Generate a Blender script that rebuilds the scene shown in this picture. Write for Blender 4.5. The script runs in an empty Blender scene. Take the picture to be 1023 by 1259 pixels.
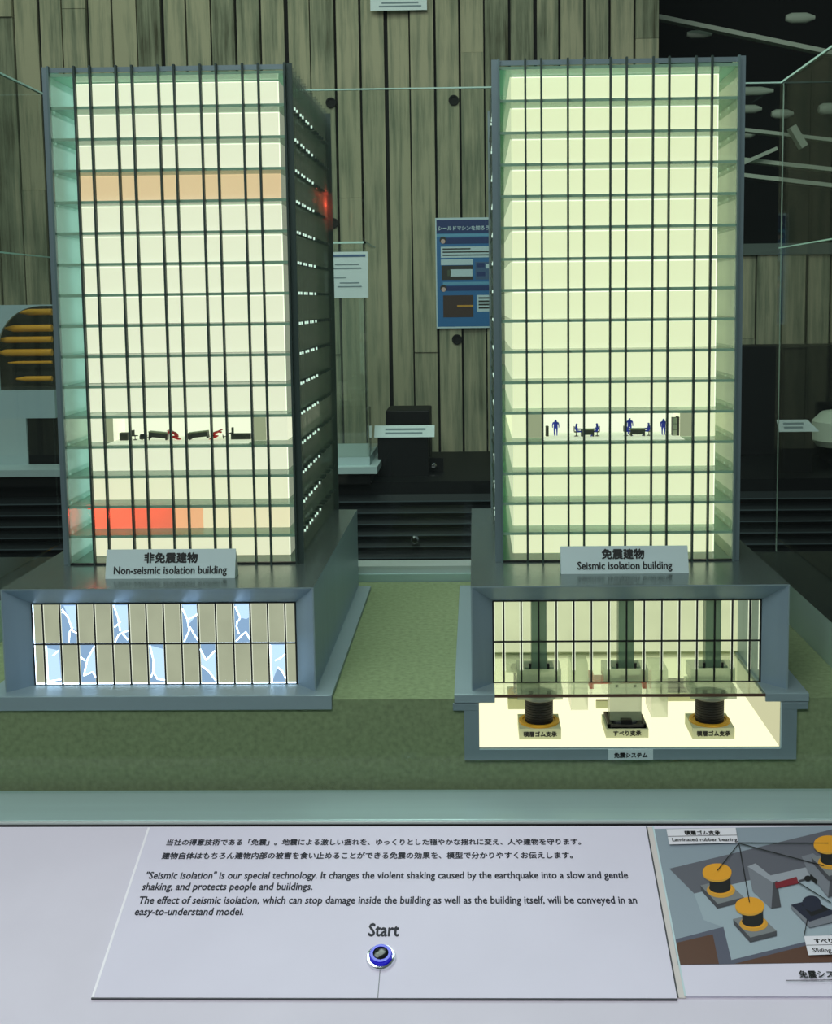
import bpy, bmesh, math, random
from mathutils import Vector, Matrix
random.seed(7)
sc = bpy.context.scene
COL = sc.collection

# ------------------------------------------------------------------ camera
F, CX, CY, PITCH, YAW, ROLL = 1439.9, 552.15, 514.35, 0.1001, 0.0222, 0.0119
CAM = Vector((0, -1.3, 0.4491))
_r = Vector((math.cos(YAW), math.sin(YAW), 0)); _d = Vector((-math.sin(YAW), math.cos(YAW), 0)); _u = Vector((0, 0, 1))
_fw = _d * math.cos(PITCH) - _u * math.sin(PITCH)
_up = _d * math.sin(PITCH) + _u * math.cos(PITCH)
_R = _r * math.cos(ROLL) - _up * math.sin(ROLL)
_U = _r * math.sin(ROLL) + _up * math.cos(ROLL)
cd = bpy.data.cameras.new('camera'); cam = bpy.data.objects.new('camera', cd); COL.objects.link(cam)
M = Matrix((( _R.x, _U.x, -_fw.x, CAM.x), (_R.y, _U.y, -_fw.y, CAM.y), (_R.z, _U.z, -_fw.z, CAM.z), (0, 0, 0, 1)))
cam.matrix_world = M
cd.sensor_fit = 'HORIZONTAL'; cd.sensor_width = 36; cd.lens = F / 1023 * 36
cd.shift_x = (511.5 - CX) / 1023; cd.shift_y = (CY - 629.5) / 1023
cd.clip_start = 0.02; cd.clip_end = 60
sc.camera = cam

def ray(px, py):
    return _fw + _R * ((px - CX) / F) - _U * ((py - CY) / F)
def at(px, py, y):                       # measured pixel -> point on the plane Y = y
    v = ray(px, py); return CAM + v * ((y - CAM.y) / v.y)
def atz(px, py, z):                      # measured pixel -> point on the plane Z = z
    v = ray(px, py); return CAM + v * ((z - CAM.z) / v.z)

# ------------------------------------------------------------------ world, lights, exposure
w = bpy.data.worlds.new('world'); sc.world = w; w.use_nodes = True
w.node_tree.nodes['Background'].inputs[0].default_value = (0.62, 0.80, 0.78, 1)
w.node_tree.nodes['Background'].inputs[1].default_value = 0.15
vs = sc.view_settings
sc.display_settings.display_device = 'sRGB'
vs.view_transform = 'Standard'; vs.look = 'None'; vs.exposure = 0.0; vs.gamma = 1.0; vs.use_curve_mapping = False
sc.cycles.transparent_max_bounces = 40
sc.cycles.max_bounces = 10
sc.cycles.use_denoising = True
sc.cycles.sample_clamp_indirect = 6

def area(name, loc, target, sx, sy, energy, color):
    l = bpy.data.lights.new(name, 'AREA'); l.shape = 'RECTANGLE'; l.size = sx; l.size_y = sy; l.energy = energy; l.color = color
    o = bpy.data.objects.new(name, l); COL.objects.link(o); o.location = loc
    o.rotation_euler = (Vector(target) - Vector(loc)).to_track_quat('-Z', 'Y').to_euler(); return o
# assumed ceiling lamps of the hall, out of view: one over the console side, one over the exhibit, one added to brighten the board wall
area('ceiling_lamp', (-0.5, -2.0, 2.3), (-0.1, -0.3, -0.1), 2.0, 1.0, 50, (1.0, 0.965, 1.0))
area('ceiling_lamp', (-0.5, 0.55, 2.3), (-0.1, 0.15, 0), 1.6, 0.8, 40, (0.86, 1.0, 0.93))
area('ceiling_lamp', (-0.9, 1.7, 2.3), (-0.5, 3.0, 0.7), 2.4, 0.4, 13, (0.86, 1.0, 0.84))
def point(name, loc, energy, color, rad=0.003):
    l = bpy.data.lights.new(name, 'POINT'); l.energy = energy; l.color = color; l.shadow_soft_size = rad
    o = bpy.data.objects.new(name, l); COL.objects.link(o); o.location = loc; return o

# ------------------------------------------------------------------ materials
MATS = {}
def srgb(r, g, b):
    f = lambda c: ((c / 255) / 12.92 if c <= 10 else (((c / 255) + 0.055) / 1.055) ** 2.4)
    return (f(r), f(g), f(b), 1)
def mat(name, rgb, rough=0.6, metal=0.0, emit=0.0, noise=None, spec=0.5, ecol=None):
    m = bpy.data.materials.new(name); m.use_nodes = True
    nt = m.node_tree; b = nt.nodes['Principled BSDF']
    b.inputs['Base Color'].default_value = srgb(*rgb); b.inputs['Roughness'].default_value = rough; b.inputs['Metallic'].default_value = metal
    b.inputs['Specular IOR Level'].default_value = spec
    if emit:
        b.inputs['Emission Color'].default_value = srgb(*(ecol or rgb)); b.inputs['Emission Strength'].default_value = emit
    if noise:
        sx, sy, sz, amt = noise
        tc = nt.nodes.new('ShaderNodeTexCoord'); mp = nt.nodes.new('ShaderNodeMapping'); n = nt.nodes.new('ShaderNodeTexNoise')
        mp.inputs['Scale'].default_value = (sx, sy, sz); n.inputs['Scale'].default_value = 1; n.inputs['Detail'].default_value = 5
        nt.links.new(tc.outputs['Object'], mp.inputs[0]); nt.links.new(mp.outputs[0], n.inputs[0])
        mr = nt.nodes.new('ShaderNodeMapRange'); mr.inputs[1].default_value = .3; mr.inputs[2].default_value = .7
        mr.inputs[3].default_value = 1 - amt; mr.inputs[4].default_value = 1 + amt; nt.links.new(n.outputs[0], mr.inputs[0])
        mx = nt.nodes.new('ShaderNodeVectorMath'); mx.operation = 'SCALE'; mx.inputs[0].default_value = srgb(*rgb)[:3]
        nt.links.new(mr.outputs[0], mx.inputs['Scale']); nt.links.new(mx.outputs[0], b.inputs['Base Color'])
    MATS[name] = m; return m
def emat(name, rgb, strength, amt=0.0):
    m = bpy.data.materials.new(name); m.use_nodes = True; nt = m.node_tree; nt.nodes.clear()
    e = nt.nodes.new('ShaderNodeEmission'); o = nt.nodes.new('ShaderNodeOutputMaterial')
    e.inputs[0].default_value = srgb(*rgb); e.inputs[1].default_value = strength; nt.links.new(e.outputs[0], o.inputs[0])
    if amt:
        tc = nt.nodes.new('ShaderNodeTexCoord'); n = nt.nodes.new('ShaderNodeTexNoise'); n.inputs['Scale'].default_value = 28
        mr = nt.nodes.new('ShaderNodeMapRange'); mr.inputs[1].default_value = .3; mr.inputs[2].default_value = .7
        mr.inputs[3].default_value = strength * (1 - amt); mr.inputs[4].default_value = strength * (1 + amt)
        nt.links.new(tc.outputs['Object'], n.inputs[0]); nt.links.new(n.outputs[0], mr.inputs[0]); nt.links.new(mr.outputs[0], e.inputs[1])
    MATS[name] = m; return m
def glass(name, tint, gloss=1.0, rough=0.01, cloud=0.0, ccol=(200, 220, 210), through=True):
    """thin clear sheet: tinted transmission, Fresnel mirror, optional milky share"""
    m = bpy.data.materials.new(name); m.use_nodes = True; nt = m.node_tree; nt.nodes.clear()
    N = nt.nodes.new; L = nt.links.new
    out = N('ShaderNodeOutputMaterial'); tr = N('ShaderNodeBsdfTransparent'); gl = N('ShaderNodeBsdfGlossy'); mix = N('ShaderNodeMixShader')
    tr.inputs[0].default_value = tint + (1,); gl.inputs['Roughness'].default_value = rough; gl.inputs[0].default_value = (gloss, gloss, gloss, 1)
    geo = N('ShaderNodeNewGeometry'); mr = N('ShaderNodeMapRange'); fr = N('ShaderNodeFresnel')
    mr.inputs[3].default_value = 1.47; mr.inputs[4].default_value = 1 / 1.47; L(geo.outputs['Backfacing'], mr.inputs[0]); L(mr.outputs[0], fr.inputs[0])
    L(fr.outputs[0], mix.inputs[0]); L(gl.outputs[0], mix.inputs[2])
    if cloud:
        df = N('ShaderNodeBsdfDiffuse'); df.inputs[0].default_value = srgb(*ccol); tl = N('ShaderNodeBsdfTranslucent'); tl.inputs[0].default_value = srgb(*ccol)
        a = N('ShaderNodeMixShader'); a.inputs[0].default_value = .5 if through else 0; L(df.outputs[0], a.inputs[1]); L(tl.outputs[0], a.inputs[2])
        c = N('ShaderNodeMixShader'); c.inputs[0].default_value = cloud; L(tr.outputs[0], c.inputs[1]); L(a.outputs[0], c.inputs[2]); L(c.outputs[0], mix.inputs[1])
    else: L(tr.outputs[0], mix.inputs[1])
    L(mix.outputs[0], out.inputs[0]); MATS[name] = m; return m

glass('case_glass', (0.968, 0.995, 0.982), 0.35)
glass('cover_acrylic', (0.97, 0.99, 0.98), 1.0, cloud=0.02)
mat('acrylic_edge', (190, 225, 212), 0.25, emit=0.0)
glass('facade_glass', (0.975, 0.997, 0.985), 0.8, 0.03)
glass('side_glass', (0.86, 0.95, 0.92), 1.0, 0.04, cloud=0.42, ccol=(196, 240, 234), through=False)
glass('side_glass_warm', (0.93, 0.965, 0.91), 0.9, 0.04, cloud=0.32, ccol=(222, 236, 204), through=False)
glass('side_glass_clear', (0.93, 0.955, 0.94), 0.6, 0.04, cloud=0.22, ccol=(205, 215, 200), through=False)
glass('fin_smoke', (0.93, 0.945, 0.935), 0.4, 0.15, cloud=0.12, ccol=(120, 132, 126), through=False)
glass('slab_acrylic', (0.66, 0.86, 0.76), 0.7, 0.08, cloud=0.62, ccol=(140, 196, 168))
glass('clear_acrylic', (0.90, 0.95, 0.90), 1.0, 0.02, cloud=0.05, ccol=(230, 235, 205))
glass('milky_acrylic', (0.92, 0.95, 0.92), 0.7, 0.1, cloud=0.42, ccol=(206, 216, 200))
glass('window_glass', (0.97, 0.99, 0.95), 0.7, 0.02)
glass('green_column', (0.66, 0.76, 0.70), 0.6, 0.1, cloud=0.6, ccol=(144, 168, 158))
def lit(name, rgb, strength):          # translucent white diffuser, lit from behind
    return mat(name, (205, 205, 200), 0.6, emit=strength, ecol=rgb, spec=.2)
lit('lit_cream', (250, 241, 216), 1.0)
lit('lit_green_cream', (248, 244, 203), 1.0)
lit('lit_peach', (244, 200, 156), 0.95)
lit('lit_rose', (250, 240, 208), 1.0)
lit('lit_amber', (252, 232, 194), 1.0)
lit('lit_red_zone', (255, 98, 70), 0.85)
lit('lit_orange_zone', (255, 178, 130), 1.0)
emat('lit_edge', (250, 255, 225), 1.5)
emat('lit_beige', (176, 182, 146), 0.85)
emat('lit_room', (250, 252, 220), 1.25)
emat('lit_side', (212, 242, 228), 1.2)  # side glow added to brighten the galleries, uneven by side
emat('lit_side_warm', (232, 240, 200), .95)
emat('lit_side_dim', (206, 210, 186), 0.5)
lit('lit_floor', (250, 248, 216), .62)  # room light on the floor plate painted as emission
emat('lit_red', (255, 60, 40), 1.6)
emat('pit_light', (255, 246, 205), 1.35)
emat('pit_wall_light', (236, 230, 186), 0.85)
emat('hall_light', (228, 230, 190), 1.02, 0.06)
emat('hall_joint', (248, 250, 228), 1.15)  # light caught on pane edges, painted as emission
emat('pane_light', (170, 172, 148), 1.1, 0.08)
emat('crack_light', (156, 188, 226), 0.95)
emat('crack_bright', (190, 218, 255), 1.35)
emat('crack_line', (206, 228, 255), 6.0)
emat('slab_tip', (214, 240, 224), 1.1)  # edge light on the front slab tips painted as emission
mat('slab_front', (134, 172, 146), 0.3)
mat('slat_lip', (84, 96, 100), 0.4, 0.2)  # lighter colour paints the light caught on slat edges
emat('start_ring_glow', (40, 30, 220), 0.5)
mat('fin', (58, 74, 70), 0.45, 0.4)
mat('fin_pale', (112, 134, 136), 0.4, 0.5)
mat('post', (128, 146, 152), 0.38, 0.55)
mat('mullion', (14, 18, 18), 0.5)
mat('hood', (142, 164, 180), 0.40, 0.25, noise=(2, 90, 4, .06))
mat('hood_top', (112, 126, 124), 0.26, 0.7, noise=(90, 2, 4, .08))
mat('plinth', (146, 166, 172), 0.45, 0.25)
mat('frame', (128, 148, 154), 0.45, 0.25)
mat('felt', (128, 144, 108), 0.95, noise=(160, 160, 160, .16), spec=.1)
mat('rail', (176, 206, 204), 0.35, 0.35, noise=(2, 60, 60, .04))
mat('rail_lip', (186, 200, 196), 0.4, 0.2)
mat('curb', (188, 212, 200), 0.4, 0.2)
mat('curb_top', (38, 50, 50), 0.25, 0.5)
mat('black_gap', (12, 16, 16), 0.7)
mat('console', (212, 210, 222), 0.75, noise=(9, 9, 9, .035), spec=.2)
mat('panel', (216, 215, 230), 0.7, noise=(7, 9, 7, .03), spec=.25)
mat('panel_rim', (240, 240, 246), 0.4)
mat('groove', (206, 202, 198), 0.6)
mat('ink', (22, 22, 40), 0.6)
mat('ink_black', (10, 12, 14), 0.6)
mat('ink_grey', (120, 140, 145), 0.7)
mat('card', (196, 214, 216), 0.5)
mat('white_card', (205, 222, 220), 0.5)
mat('chrome', (225, 228, 232), 0.12, 1.0)
mat('button_blue', (14, 10, 190), 0.18, emit=.25, ecol=(20, 10, 220))
mat('button_black', (10, 10, 18), 0.15)
mat('yellow', (226, 168, 44), 0.5)
mat('rubber', (24, 22, 20), 0.55)
mat('rubber_line', (44, 38, 34), 0.5)
mat('bearing_block', (200, 204, 168), 0.6)
mat('tray_black', (28, 28, 34), 0.4)
mat('steel_pale', (170, 172, 160), 0.35, 0.4)
mat('damper_red', (206, 60, 44), 0.5)
mat('blue_paint', (50, 66, 235), 0.5)
mat('red_paint', (235, 36, 40), 0.5)
mat('furniture_dark', (56, 58, 54), 0.6)
mat('furniture_top', (140, 146, 112), 0.5)
mat('furniture_white', (205, 208, 190), 0.5)
mat('cabinet_black', (12, 14, 15), 0.55, spec=.25)
mat('slat', (30, 36, 38), 0.5, 0.1)
mat('table_white', (176, 198, 198), 0.5)
mat('tunnel_white', (170, 196, 200), 0.45)
mat('tunnel_dark', (30, 36, 30), 0.6)
mat('rod_yellow', (226, 166, 50), 0.4)
mat('pipe', (206, 220, 198), 0.6)
mat('dark_hall', (10, 13, 13), 0.8)
mat('sill', (88, 100, 94), 0.5)
mat('hole', (10, 11, 8), 0.8)
mat('floor_dark', (52, 56, 54), 0.6)
mat('p_blue', (38, 106, 160), 0.5); mat('p_navy', (20, 50, 104), 0.5); mat('p_light', (98, 160, 190), 0.5); mat('p_white', (190, 214, 218), 0.5)
mat('p_dark', (44, 46, 40), 0.5); mat('p_olive', (72, 86, 66), 0.5); mat('p_brown', (62, 46, 38), 0.5); mat('p_skin', (196, 170, 160), 0.5); mat('p_teal', (64, 96, 130), 0.5)
mat('d_bg', (138, 154, 164), 0.5); mat('d_beam', (92, 95, 104), 0.5); mat('d_brown', (88, 60, 46), 0.5); mat('d_shade', (84, 88, 104), 0.5); mat('d_floor', (152, 170, 178), 0.5)
mat('d_grey', (116, 122, 130), 0.5); mat('d_dark', (66, 68, 74), 0.5); mat('d_plinth', (120, 126, 128), 0.5); mat('d_navy', (30, 34, 54), 0.5); mat('d_pale', (150, 158, 166), 0.5)
mat('d_yellow', (222, 158, 36), 0.5); mat('d_deepyellow', (200, 150, 50), 0.5); mat('d_black', (16, 16, 18), 0.5); mat('d_red', (120, 26, 40), 0.5); mat('d_white', (222, 224, 230), 0.5)

# board-marked wall: each board its own tone, streaked along its length
def board_material():
    m = bpy.data.materials.new('weathered_boards'); m.use_nodes = True; nt = m.node_tree; b = nt.nodes['Principled BSDF']; N = nt.nodes.new; L = nt.links.new
    b.inputs['Roughness'].default_value = .85; b.inputs['Specular IOR Level'].default_value = .2
    tc = N('ShaderNodeTexCoord'); at_ = N('ShaderNodeAttribute'); at_.attribute_name = 'tone'
    mp = N('ShaderNodeMapping'); mp.inputs['Scale'].default_value = (48, 48, 2.6); L(tc.outputs['Object'], mp.inputs[0])
    n = N('ShaderNodeTexNoise'); n.inputs['Scale'].default_value = 1; n.inputs['Detail'].default_value = 7; n.inputs['Roughness'].default_value = .65; L(mp.outputs[0], n.inputs[0])
    n2 = N('ShaderNodeTexNoise'); n2.inputs['Scale'].default_value = 5; n2.inputs['Detail'].default_value = 3; L(tc.outputs['Object'], n2.inputs[0])
    r = N('ShaderNodeValToRGB'); e = r.color_ramp.elements
    e[0].position = .28; e[0].color = srgb(70, 70, 54); e[1].position = .72; e[1].color = srgb(166, 164, 136)
    k = e.new(.5); k.color = srgb(124, 130, 108)
    ad = N('ShaderNodeMath'); ad.operation = 'MULTIPLY_ADD'; L(n2.outputs[0], ad.inputs[0]); ad.inputs[1].default_value = .35; L(n.outputs[0], ad.inputs[2])
    a2 = N('ShaderNodeMath'); a2.operation = 'ADD'; L(ad.outputs[0], a2.inputs[0]); L(at_.outputs['Fac'], a2.inputs[1]); L(a2.outputs[0], r.inputs[0])
    L(r.outputs[0], b.inputs['Base Color']); MATS['boards'] = m
board_material()

# ------------------------------------------------------------------ mesh builder
class MB:
    def __init__(s): s.v = []; s.f = []; s.m = []; s.mats = []
    def mi(s, m):
        if m not in s.mats: s.mats.append(m)
        return s.mats.index(m)
    def add(s, vs, fs, m):
        o = len(s.v); s.v += [tuple(p) for p in vs]; i = s.mi(m)
        for f in fs: s.f.append([o + k for k in f]); s.m.append(i)
        return s
    def box(s, x0, x1, y0, y1, z0, z1, m, top=None, front=None):
        vs = [(x0, y0, z0), (x1, y0, z0), (x1, y1, z0), (x0, y1, z0), (x0, y0, z1), (x1, y0, z1), (x1, y1, z1), (x0, y1, z1)]
        s.add(vs, [(0, 3, 2, 1), (1, 2, 6, 5), (2, 3, 7, 6), (3, 0, 4, 7)], m)
        o = len(s.v) - 8
        s.f.append([o + 4, o + 5, o + 6, o + 7]); s.m.append(s.mi(top or m))
        s.f.append([o + 0, o + 1, o + 5, o + 4]); s.m.append(s.mi(front or m)); return s
    def frame_box(s, O, ex, ey, ez, a, b, c, m):            # oriented box with corner O
        O = Vector(O); ex = Vector(ex) * a; ey = Vector(ey) * b; ez = Vector(ez) * c
        vs = [O, O + ex, O + ex + ey, O + ey, O + ez, O + ex + ez, O + ex + ey + ez, O + ey + ez]
        return s.add(vs, [(0, 3, 2, 1), (0, 1, 5, 4), (1, 2, 6, 5), (2, 3, 7, 6), (3, 0, 4, 7), (4, 5, 6, 7)], m)
    def prism(s, pts, off, m, mside=None):                   # polygon swept by off
        n = len(pts); off = Vector(off); a = [Vector(p) for p in pts]; b = [p + off for p in a]
        s.add(a + b, [tuple(range(n - 1, -1, -1)), tuple(range(n, 2 * n))], m)
        return s.add(a + b, [(i, (i + 1) % n, n + (i + 1) % n, n + i) for i in range(n)], mside or m)
    def poly(s, pts, m): return s.add(pts, [tuple(range(len(pts)))], m)
    def lathe(s, c, prof, m, n=32, axis='z'):                # prof: list of (r, h)
        c = Vector(c); vs = []
        for r, h in prof:
            for i in range(n):
                a = 2 * math.pi * i / n; x, y = r * math.cos(a), r * math.sin(a)
                vs.append(c + (Vector((x, y, h)) if axis == 'z' else Vector((h, x, y)) if axis == 'x' else Vector((x, -h, y))))
        fs = []
        for k in range(len(prof) - 1):
            for i in range(n): fs.append((k * n + i, k * n + (i + 1) % n, (k + 1) * n + (i + 1) % n, (k + 1) * n + i))
        fs.append(tuple(range(n - 1, -1, -1))); fs.append(tuple(range((len(prof) - 1) * n, len(prof) * n)))
        return s.add(vs, fs, m)
    def bar(s, p, q, r, m, n=10):
        p = Vector(p); q = Vector(q); d = (q - p).normalized(); a = d.orthogonal().normalized(); b = d.cross(a); vs = []
        for e in (p, q):
            for i in range(n): t = 2 * math.pi * i / n; vs.append(e + a * (r * math.cos(t)) + b * (r * math.sin(t)))
        return s.add(vs, [(i, (i + 1) % n, n + (i + 1) % n, n + i) for i in range(n)] + [tuple(range(n - 1, -1, -1)), tuple(range(n, 2 * n))], m)
    def mesh(s, name, origin=(0, 0, 0), smooth=False):
        me = bpy.data.meshes.new(name); O = Vector(origin)
        me.from_pydata([tuple(Vector(p) - O) for p in s.v], [], s.f)
        for m in s.mats: me.materials.append(MATS[m])
        me.polygons.foreach_set('material_index', s.m)
        bm = bmesh.new(); bm.from_mesh(me); bmesh.ops.recalc_face_normals(bm, faces=bm.faces); bm.to_mesh(me); bm.free()
        if smooth:
            for p in me.polygons: p.use_smooth = True
            try: me.set_sharp_from_angle(angle=math.radians(35))
            except Exception: pass
        me.update(); return me
    def build(s, name, parent=None, smooth=False, bevel=0, loc=None):
        O = WORLD.get(parent.name, Vector()) if parent is not None else Vector(loc or (0, 0, 0))
        ob = bpy.data.objects.new(name, s.mesh(name, O, smooth)); COL.objects.link(ob)
        if parent is not None: ob.parent = parent; WORLD[ob.name] = O.copy()
        else: ob.location = O; WORLD[ob.name] = O
        if bevel:
            b = ob.modifiers.new('bevel', 'BEVEL'); b.width = bevel; b.segments = 2; b.limit_method = 'ANGLE'
        return ob
WORLD = {}
def tag(o, label=None, cat=None, group=None, kind=None):
    if label: o['label'] = label
    if cat: o['category'] = cat
    if group: o['group'] = group
    if kind: o['kind'] = kind
    return o
def thing(name, loc, label, cat, group=None):
    o = bpy.data.objects.new(name, None); COL.objects.link(o); o.location = loc; o.empty_display_size = .02
    WORLD[o.name] = Vector(loc); return tag(o, label, cat, group)

def text_geo(txt, bold=.012, space=1.0):
    c = bpy.data.curves.new('t', 'FONT'); c.body = txt; c.size = 1; c.offset = bold; c.resolution_u = 2; c.fill_mode = 'FRONT'; c.space_character = space
    o = bpy.data.objects.new('t', c); COL.objects.link(o)
    dg = bpy.context.evaluated_depsgraph_get(); dg.update()
    me = bpy.data.meshes.new_from_object(o.evaluated_get(dg))
    v = [p.co.copy() for p in me.vertices]; f = [list(p.vertices) for p in me.polygons]
    bpy.data.objects.remove(o); bpy.data.curves.remove(c); bpy.data.meshes.remove(me)
    return v, f
def lettering(mb, txt, O, ex, ey, width, m, bold=.012, center=False, hs=1.0, lift=None):
    """printed text as a mesh on the plane (O; ex, ey), fitted to a width; heavier weights by overprinting"""
    v, f = text_geo(txt, 0)
    x0 = min(p.x for p in v); x1 = max(p.x for p in v); k = width / (x1 - x0)
    O = Vector(O); ex = Vector(ex); ey = Vector(ey); n = ex.cross(ey).normalized(); l0 = lift if lift is not None else .0005
    dx = -width / 2 if center else 0
    offs = [(0, 0)] if bold < .008 else [(-bold, 0), (bold, 0), (0, bold), (0, -bold)]
    for q, (sx, sy) in enumerate(offs):
        mb.add([O + ex * ((p.x - x0 + sx) * k + dx) + ey * ((p.y + sy) * k * hs) + n * (l0 + .00002 * q) for p in v], f, m)
X, Y, Z = Vector((1, 0, 0)), Vector((0, 1, 0)), Vector((0, 0, 1))

# ================================================================== the setting
WY = 3.0
def build_wall():
    mb = MB(); tones = []
    def boards(xa, xb, za, zb):
        wd = .0887; x0 = at(48, 20, WY).x % wd
        i0 = math.floor((xa - x0) / wd); x = x0 + i0 * wd
        while x < xb:
            rnd = random.Random(int(round((x - x0) / wd)) * 31 + 5)
            zs = [za]; z = za + rnd.uniform(.15, 3.2)
            while z < zb - .1: zs.append(z); z += rnd.uniform(1.6, 3.2)
            zs.append(zb)
            wide = rnd.choice((.004, .006, .007, .012))
            for j in range(len(zs) - 1):
                dep = rnd.uniform(.012, .028); a = max(x + wide, xa); b = min(x + wd - .002, xb)
                if b - a < .01: continue
                nf = len(mb.f)
                mb.box(a, b, WY - dep, WY, zs[j] + .0008, zs[j + 1] - .0008, 'boards')
                tones.append((nf, len(mb.f), rnd.uniform(-.20, .02)))
            x += wd
    xo = .668
    boards(-4, xo, -1.1, 2.6)
    boards(xo, 4, -1.1, .632)
    mb.box(-4, xo, WY + .001, WY + .12, -1.1, 2.6, 'hole')
    mb.box(xo, 4, WY + .001, WY + .12, -1.1, .632, 'hole')
    o = mb.build('wall_back')
    a = o.data.attributes.new('tone', 'FLOAT', 'FACE')
    vals = [0.0] * len(o.data.polygons)
    for s_, e_, t in tones:
        for k in range(s_, e_): vals[k] = t
    a.data.foreach_set('value', vals)
    return tag(o, 'weathered grey vertical board wall behind the exhibits', kind='structure')
wall = build_wall()
for (px, py) in ((408, 128), (558, 125), (411, 275), (562, 417)):
    p = at(px, py, WY)
    mb = MB(); mb.lathe((p.x, WY - .029, p.z), [(.0185, 0), (.0185, .004), (.013, .004), (.012, -.006)], 'hole', 20, 'y')
    tag(mb.build('trim_1'), 'round dark tie hole in the board wall', kind='structure')
mb = MB(); mb.box(.668, 4, WY - .03, WY + .10, .60, .64, 'sill'); tag(mb.build('trim_2'), kind='structure')
mb = MB()
mb.box(.60, 4.2, 4.4, 4.5, .5, 3.0, 'dark_hall'); mb.box(.60, 4.2, WY + .12, 4.5, .5, .56, 'dark_hall'); mb.box(.6, .667, WY + .12, 4.5, .5, 3.0, 'dark_hall')
mb.box(4.1, 4.2, WY + .12, 4.5, .5, 3, 'dark_hall')
tag(mb.build('wall_recess'), 'dark hall seen through the opening in the board wall', kind='structure')
mb = MB(); mb.box(-4, 4, -4, 4.5, -1.2, -1.1, 'floor_dark'); tag(mb.build('floor'), kind='structure')

# made-up pieces for unidentified pale streaks in the dark area
def streak(label, pts, thick, kind='roof_beam', y=3.5):
    mb = MB(); a, b = at(*pts[0], y), at(*pts[1], y)
    d = (b - a).normalized(); n = d.cross(Y).normalized()
    mb.frame_box(a - n * thick / 2, d, Y, n, (b - a).length, .05, thick, 'pipe')
    tag(mb.build(kind), label, 'beam', 'roof beams in the dark opening')
streak('upper thin pale beam running across the dark opening', ((905, 214), (1060, 232)), .016)
streak('middle pale beam running across the dark opening', ((860, 190), (1060, 212)), .016, y=3.55)
streak('long pale beam crossing lowest in the dark opening', ((820, 148), (1060, 176)), .014, y=3.6)
streak('sloping pale brace in the dark opening between two beams', ((908, 203), (956, 182)), .014)
streak('short steep pale strut seen through the right glass pane', ((975, 155), (990, 180)), .028)
streak('topmost faint beam in the dark opening beside the tower top', ((810, 20), (1060, 72)), .018, y=3.7)
def blob_shape(label, px, py, wpx, hpx):
    y = 3.8; c = at(px, py, y); k = (y + 1.3) / F; mb = MB()
    mb.lathe(c, [(.3 * hpx * k, -wpx * k / 2), (.5 * hpx * k, -wpx * k * .3), (.5 * hpx * k, wpx * k * .2), (.2 * hpx * k, wpx * k / 2)], 'pipe', 16, 'x')
    tag(mb.build('roof_duct', smooth=True), label, 'duct', 'ducts in the dark opening')
blob_shape('pale duct end just right of the isolation tower, upper of two', 922, 134, 28, 10)
blob_shape('small pale duct end right of the tower, lower of two', 920, 164, 16, 12)
blob_shape('pale duct end crossed by the glass corner edge', 962, 140, 26, 11)
blob_shape('long pale duct under the glass rim', 925, 112, 50, 10)
blob_shape('pale duct end above the right tower top corner', 860, 42, 30, 9)
blob_shape('pale duct end high in the dark opening near the top', 984, 22, 34, 12)
blob_shape('pale duct end at the right picture edge', 1019, 134, 24, 14)

# ================================================================== louvred cabinet, white table and things behind the case
mb = MB(); mb.box(-2.6, 2.6, 2.2, 2.9, -1.1, -.094, 'cabinet_black')
cab = thing('louvred_cabinet', (0, 2.2, -1.1), 'long black louvred cabinet standing against the board wall', 'cabinet')
mb.build('body', cab)
mb = MB(); z = -.118
while z > -.6:
    mb.add([(-2.6, 2.2, z - .014), (2.6, 2.2, z - .014), (2.6, 2.176, z - .030), (-2.6, 2.176, z - .030), (-2.6, 2.2, z - .019), (2.6, 2.2, z - .019), (2.6, 2.176, z - .034), (-2.6, 2.176, z - .034)],
           [(0, 1, 2, 3), (7, 6, 5, 4), (0, 3, 7, 4), (1, 5, 6, 2)], 'slat'); mb.add([(-2.6, 2.1755, z - .030), (2.6, 2.1755, z - .030), (2.6, 2.1755, z - .034), (-2.6, 2.1755, z - .034)], [(0, 1, 2, 3)], 'slat_lip'); z -= .0346
mb.build('louvre', cab)
def glint(px, py, y, r, parent):
    p = at(px, py, y); mb = MB(); mb.lathe((p.x, y + .03, p.z), [(r * .5, 0), (r * .5, .02), (r, .022), (r, .030), (r * .6, .036)], 'chrome', 20, 'y')
    mb.build('knob', parent, smooth=True)['label'] = 'chrome knob'  # made-up chrome disc standing in for a small round reflection
glint(510, 664, 2.165, .013, cab)
mb = MB(); mb.box(-2.6, -.315, 2.16, 2.62, -.094, -.060, 'cabinet_black'); mb.box(-2.62, -.292, 2.14, 2.64, -.060, -.040, 'table_white')
tag(mb.build('white_tabletop'), 'white tabletop board on the louvred cabinet behind the left tower', 'tabletop')
# acrylic showcase with a white tray floor
a0, a1 = at(380, 555, 2.22).x, at(456, 555, 2.22).x
show = thing('acrylic_showcase', ((a0 + a1) / 2, 2.3, -.04), 'clear acrylic showcase with white tray floor beside the left tower', 'showcase')
mb = MB(); mb.box(a0, a1, 2.18, 2.52, -.040, -.015, 'table_white'); mb.build('tray', show)
mb = MB(); zt_ = .62
mb.box(a1 - .006, a1, 2.18, 2.52, -.015, zt_, 'cover_acrylic'); mb.box(a0, a1 - .006, 2.514, 2.52, -.015, zt_, 'cover_acrylic'); mb.box(a0, a1 - .006, 2.18, 2.186, -.015, zt_, 'cover_acrylic')
mb.build('pane', show)
mb = MB(); mb.box(a1 - .006, a1, 2.18, 2.52, zt_, zt_ + .006, 'acrylic_edge'); mb.box(a0, a1, 2.18, 2.186, zt_, zt_ + .006, 'acrylic_edge'); mb.build('rim', show)
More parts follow.
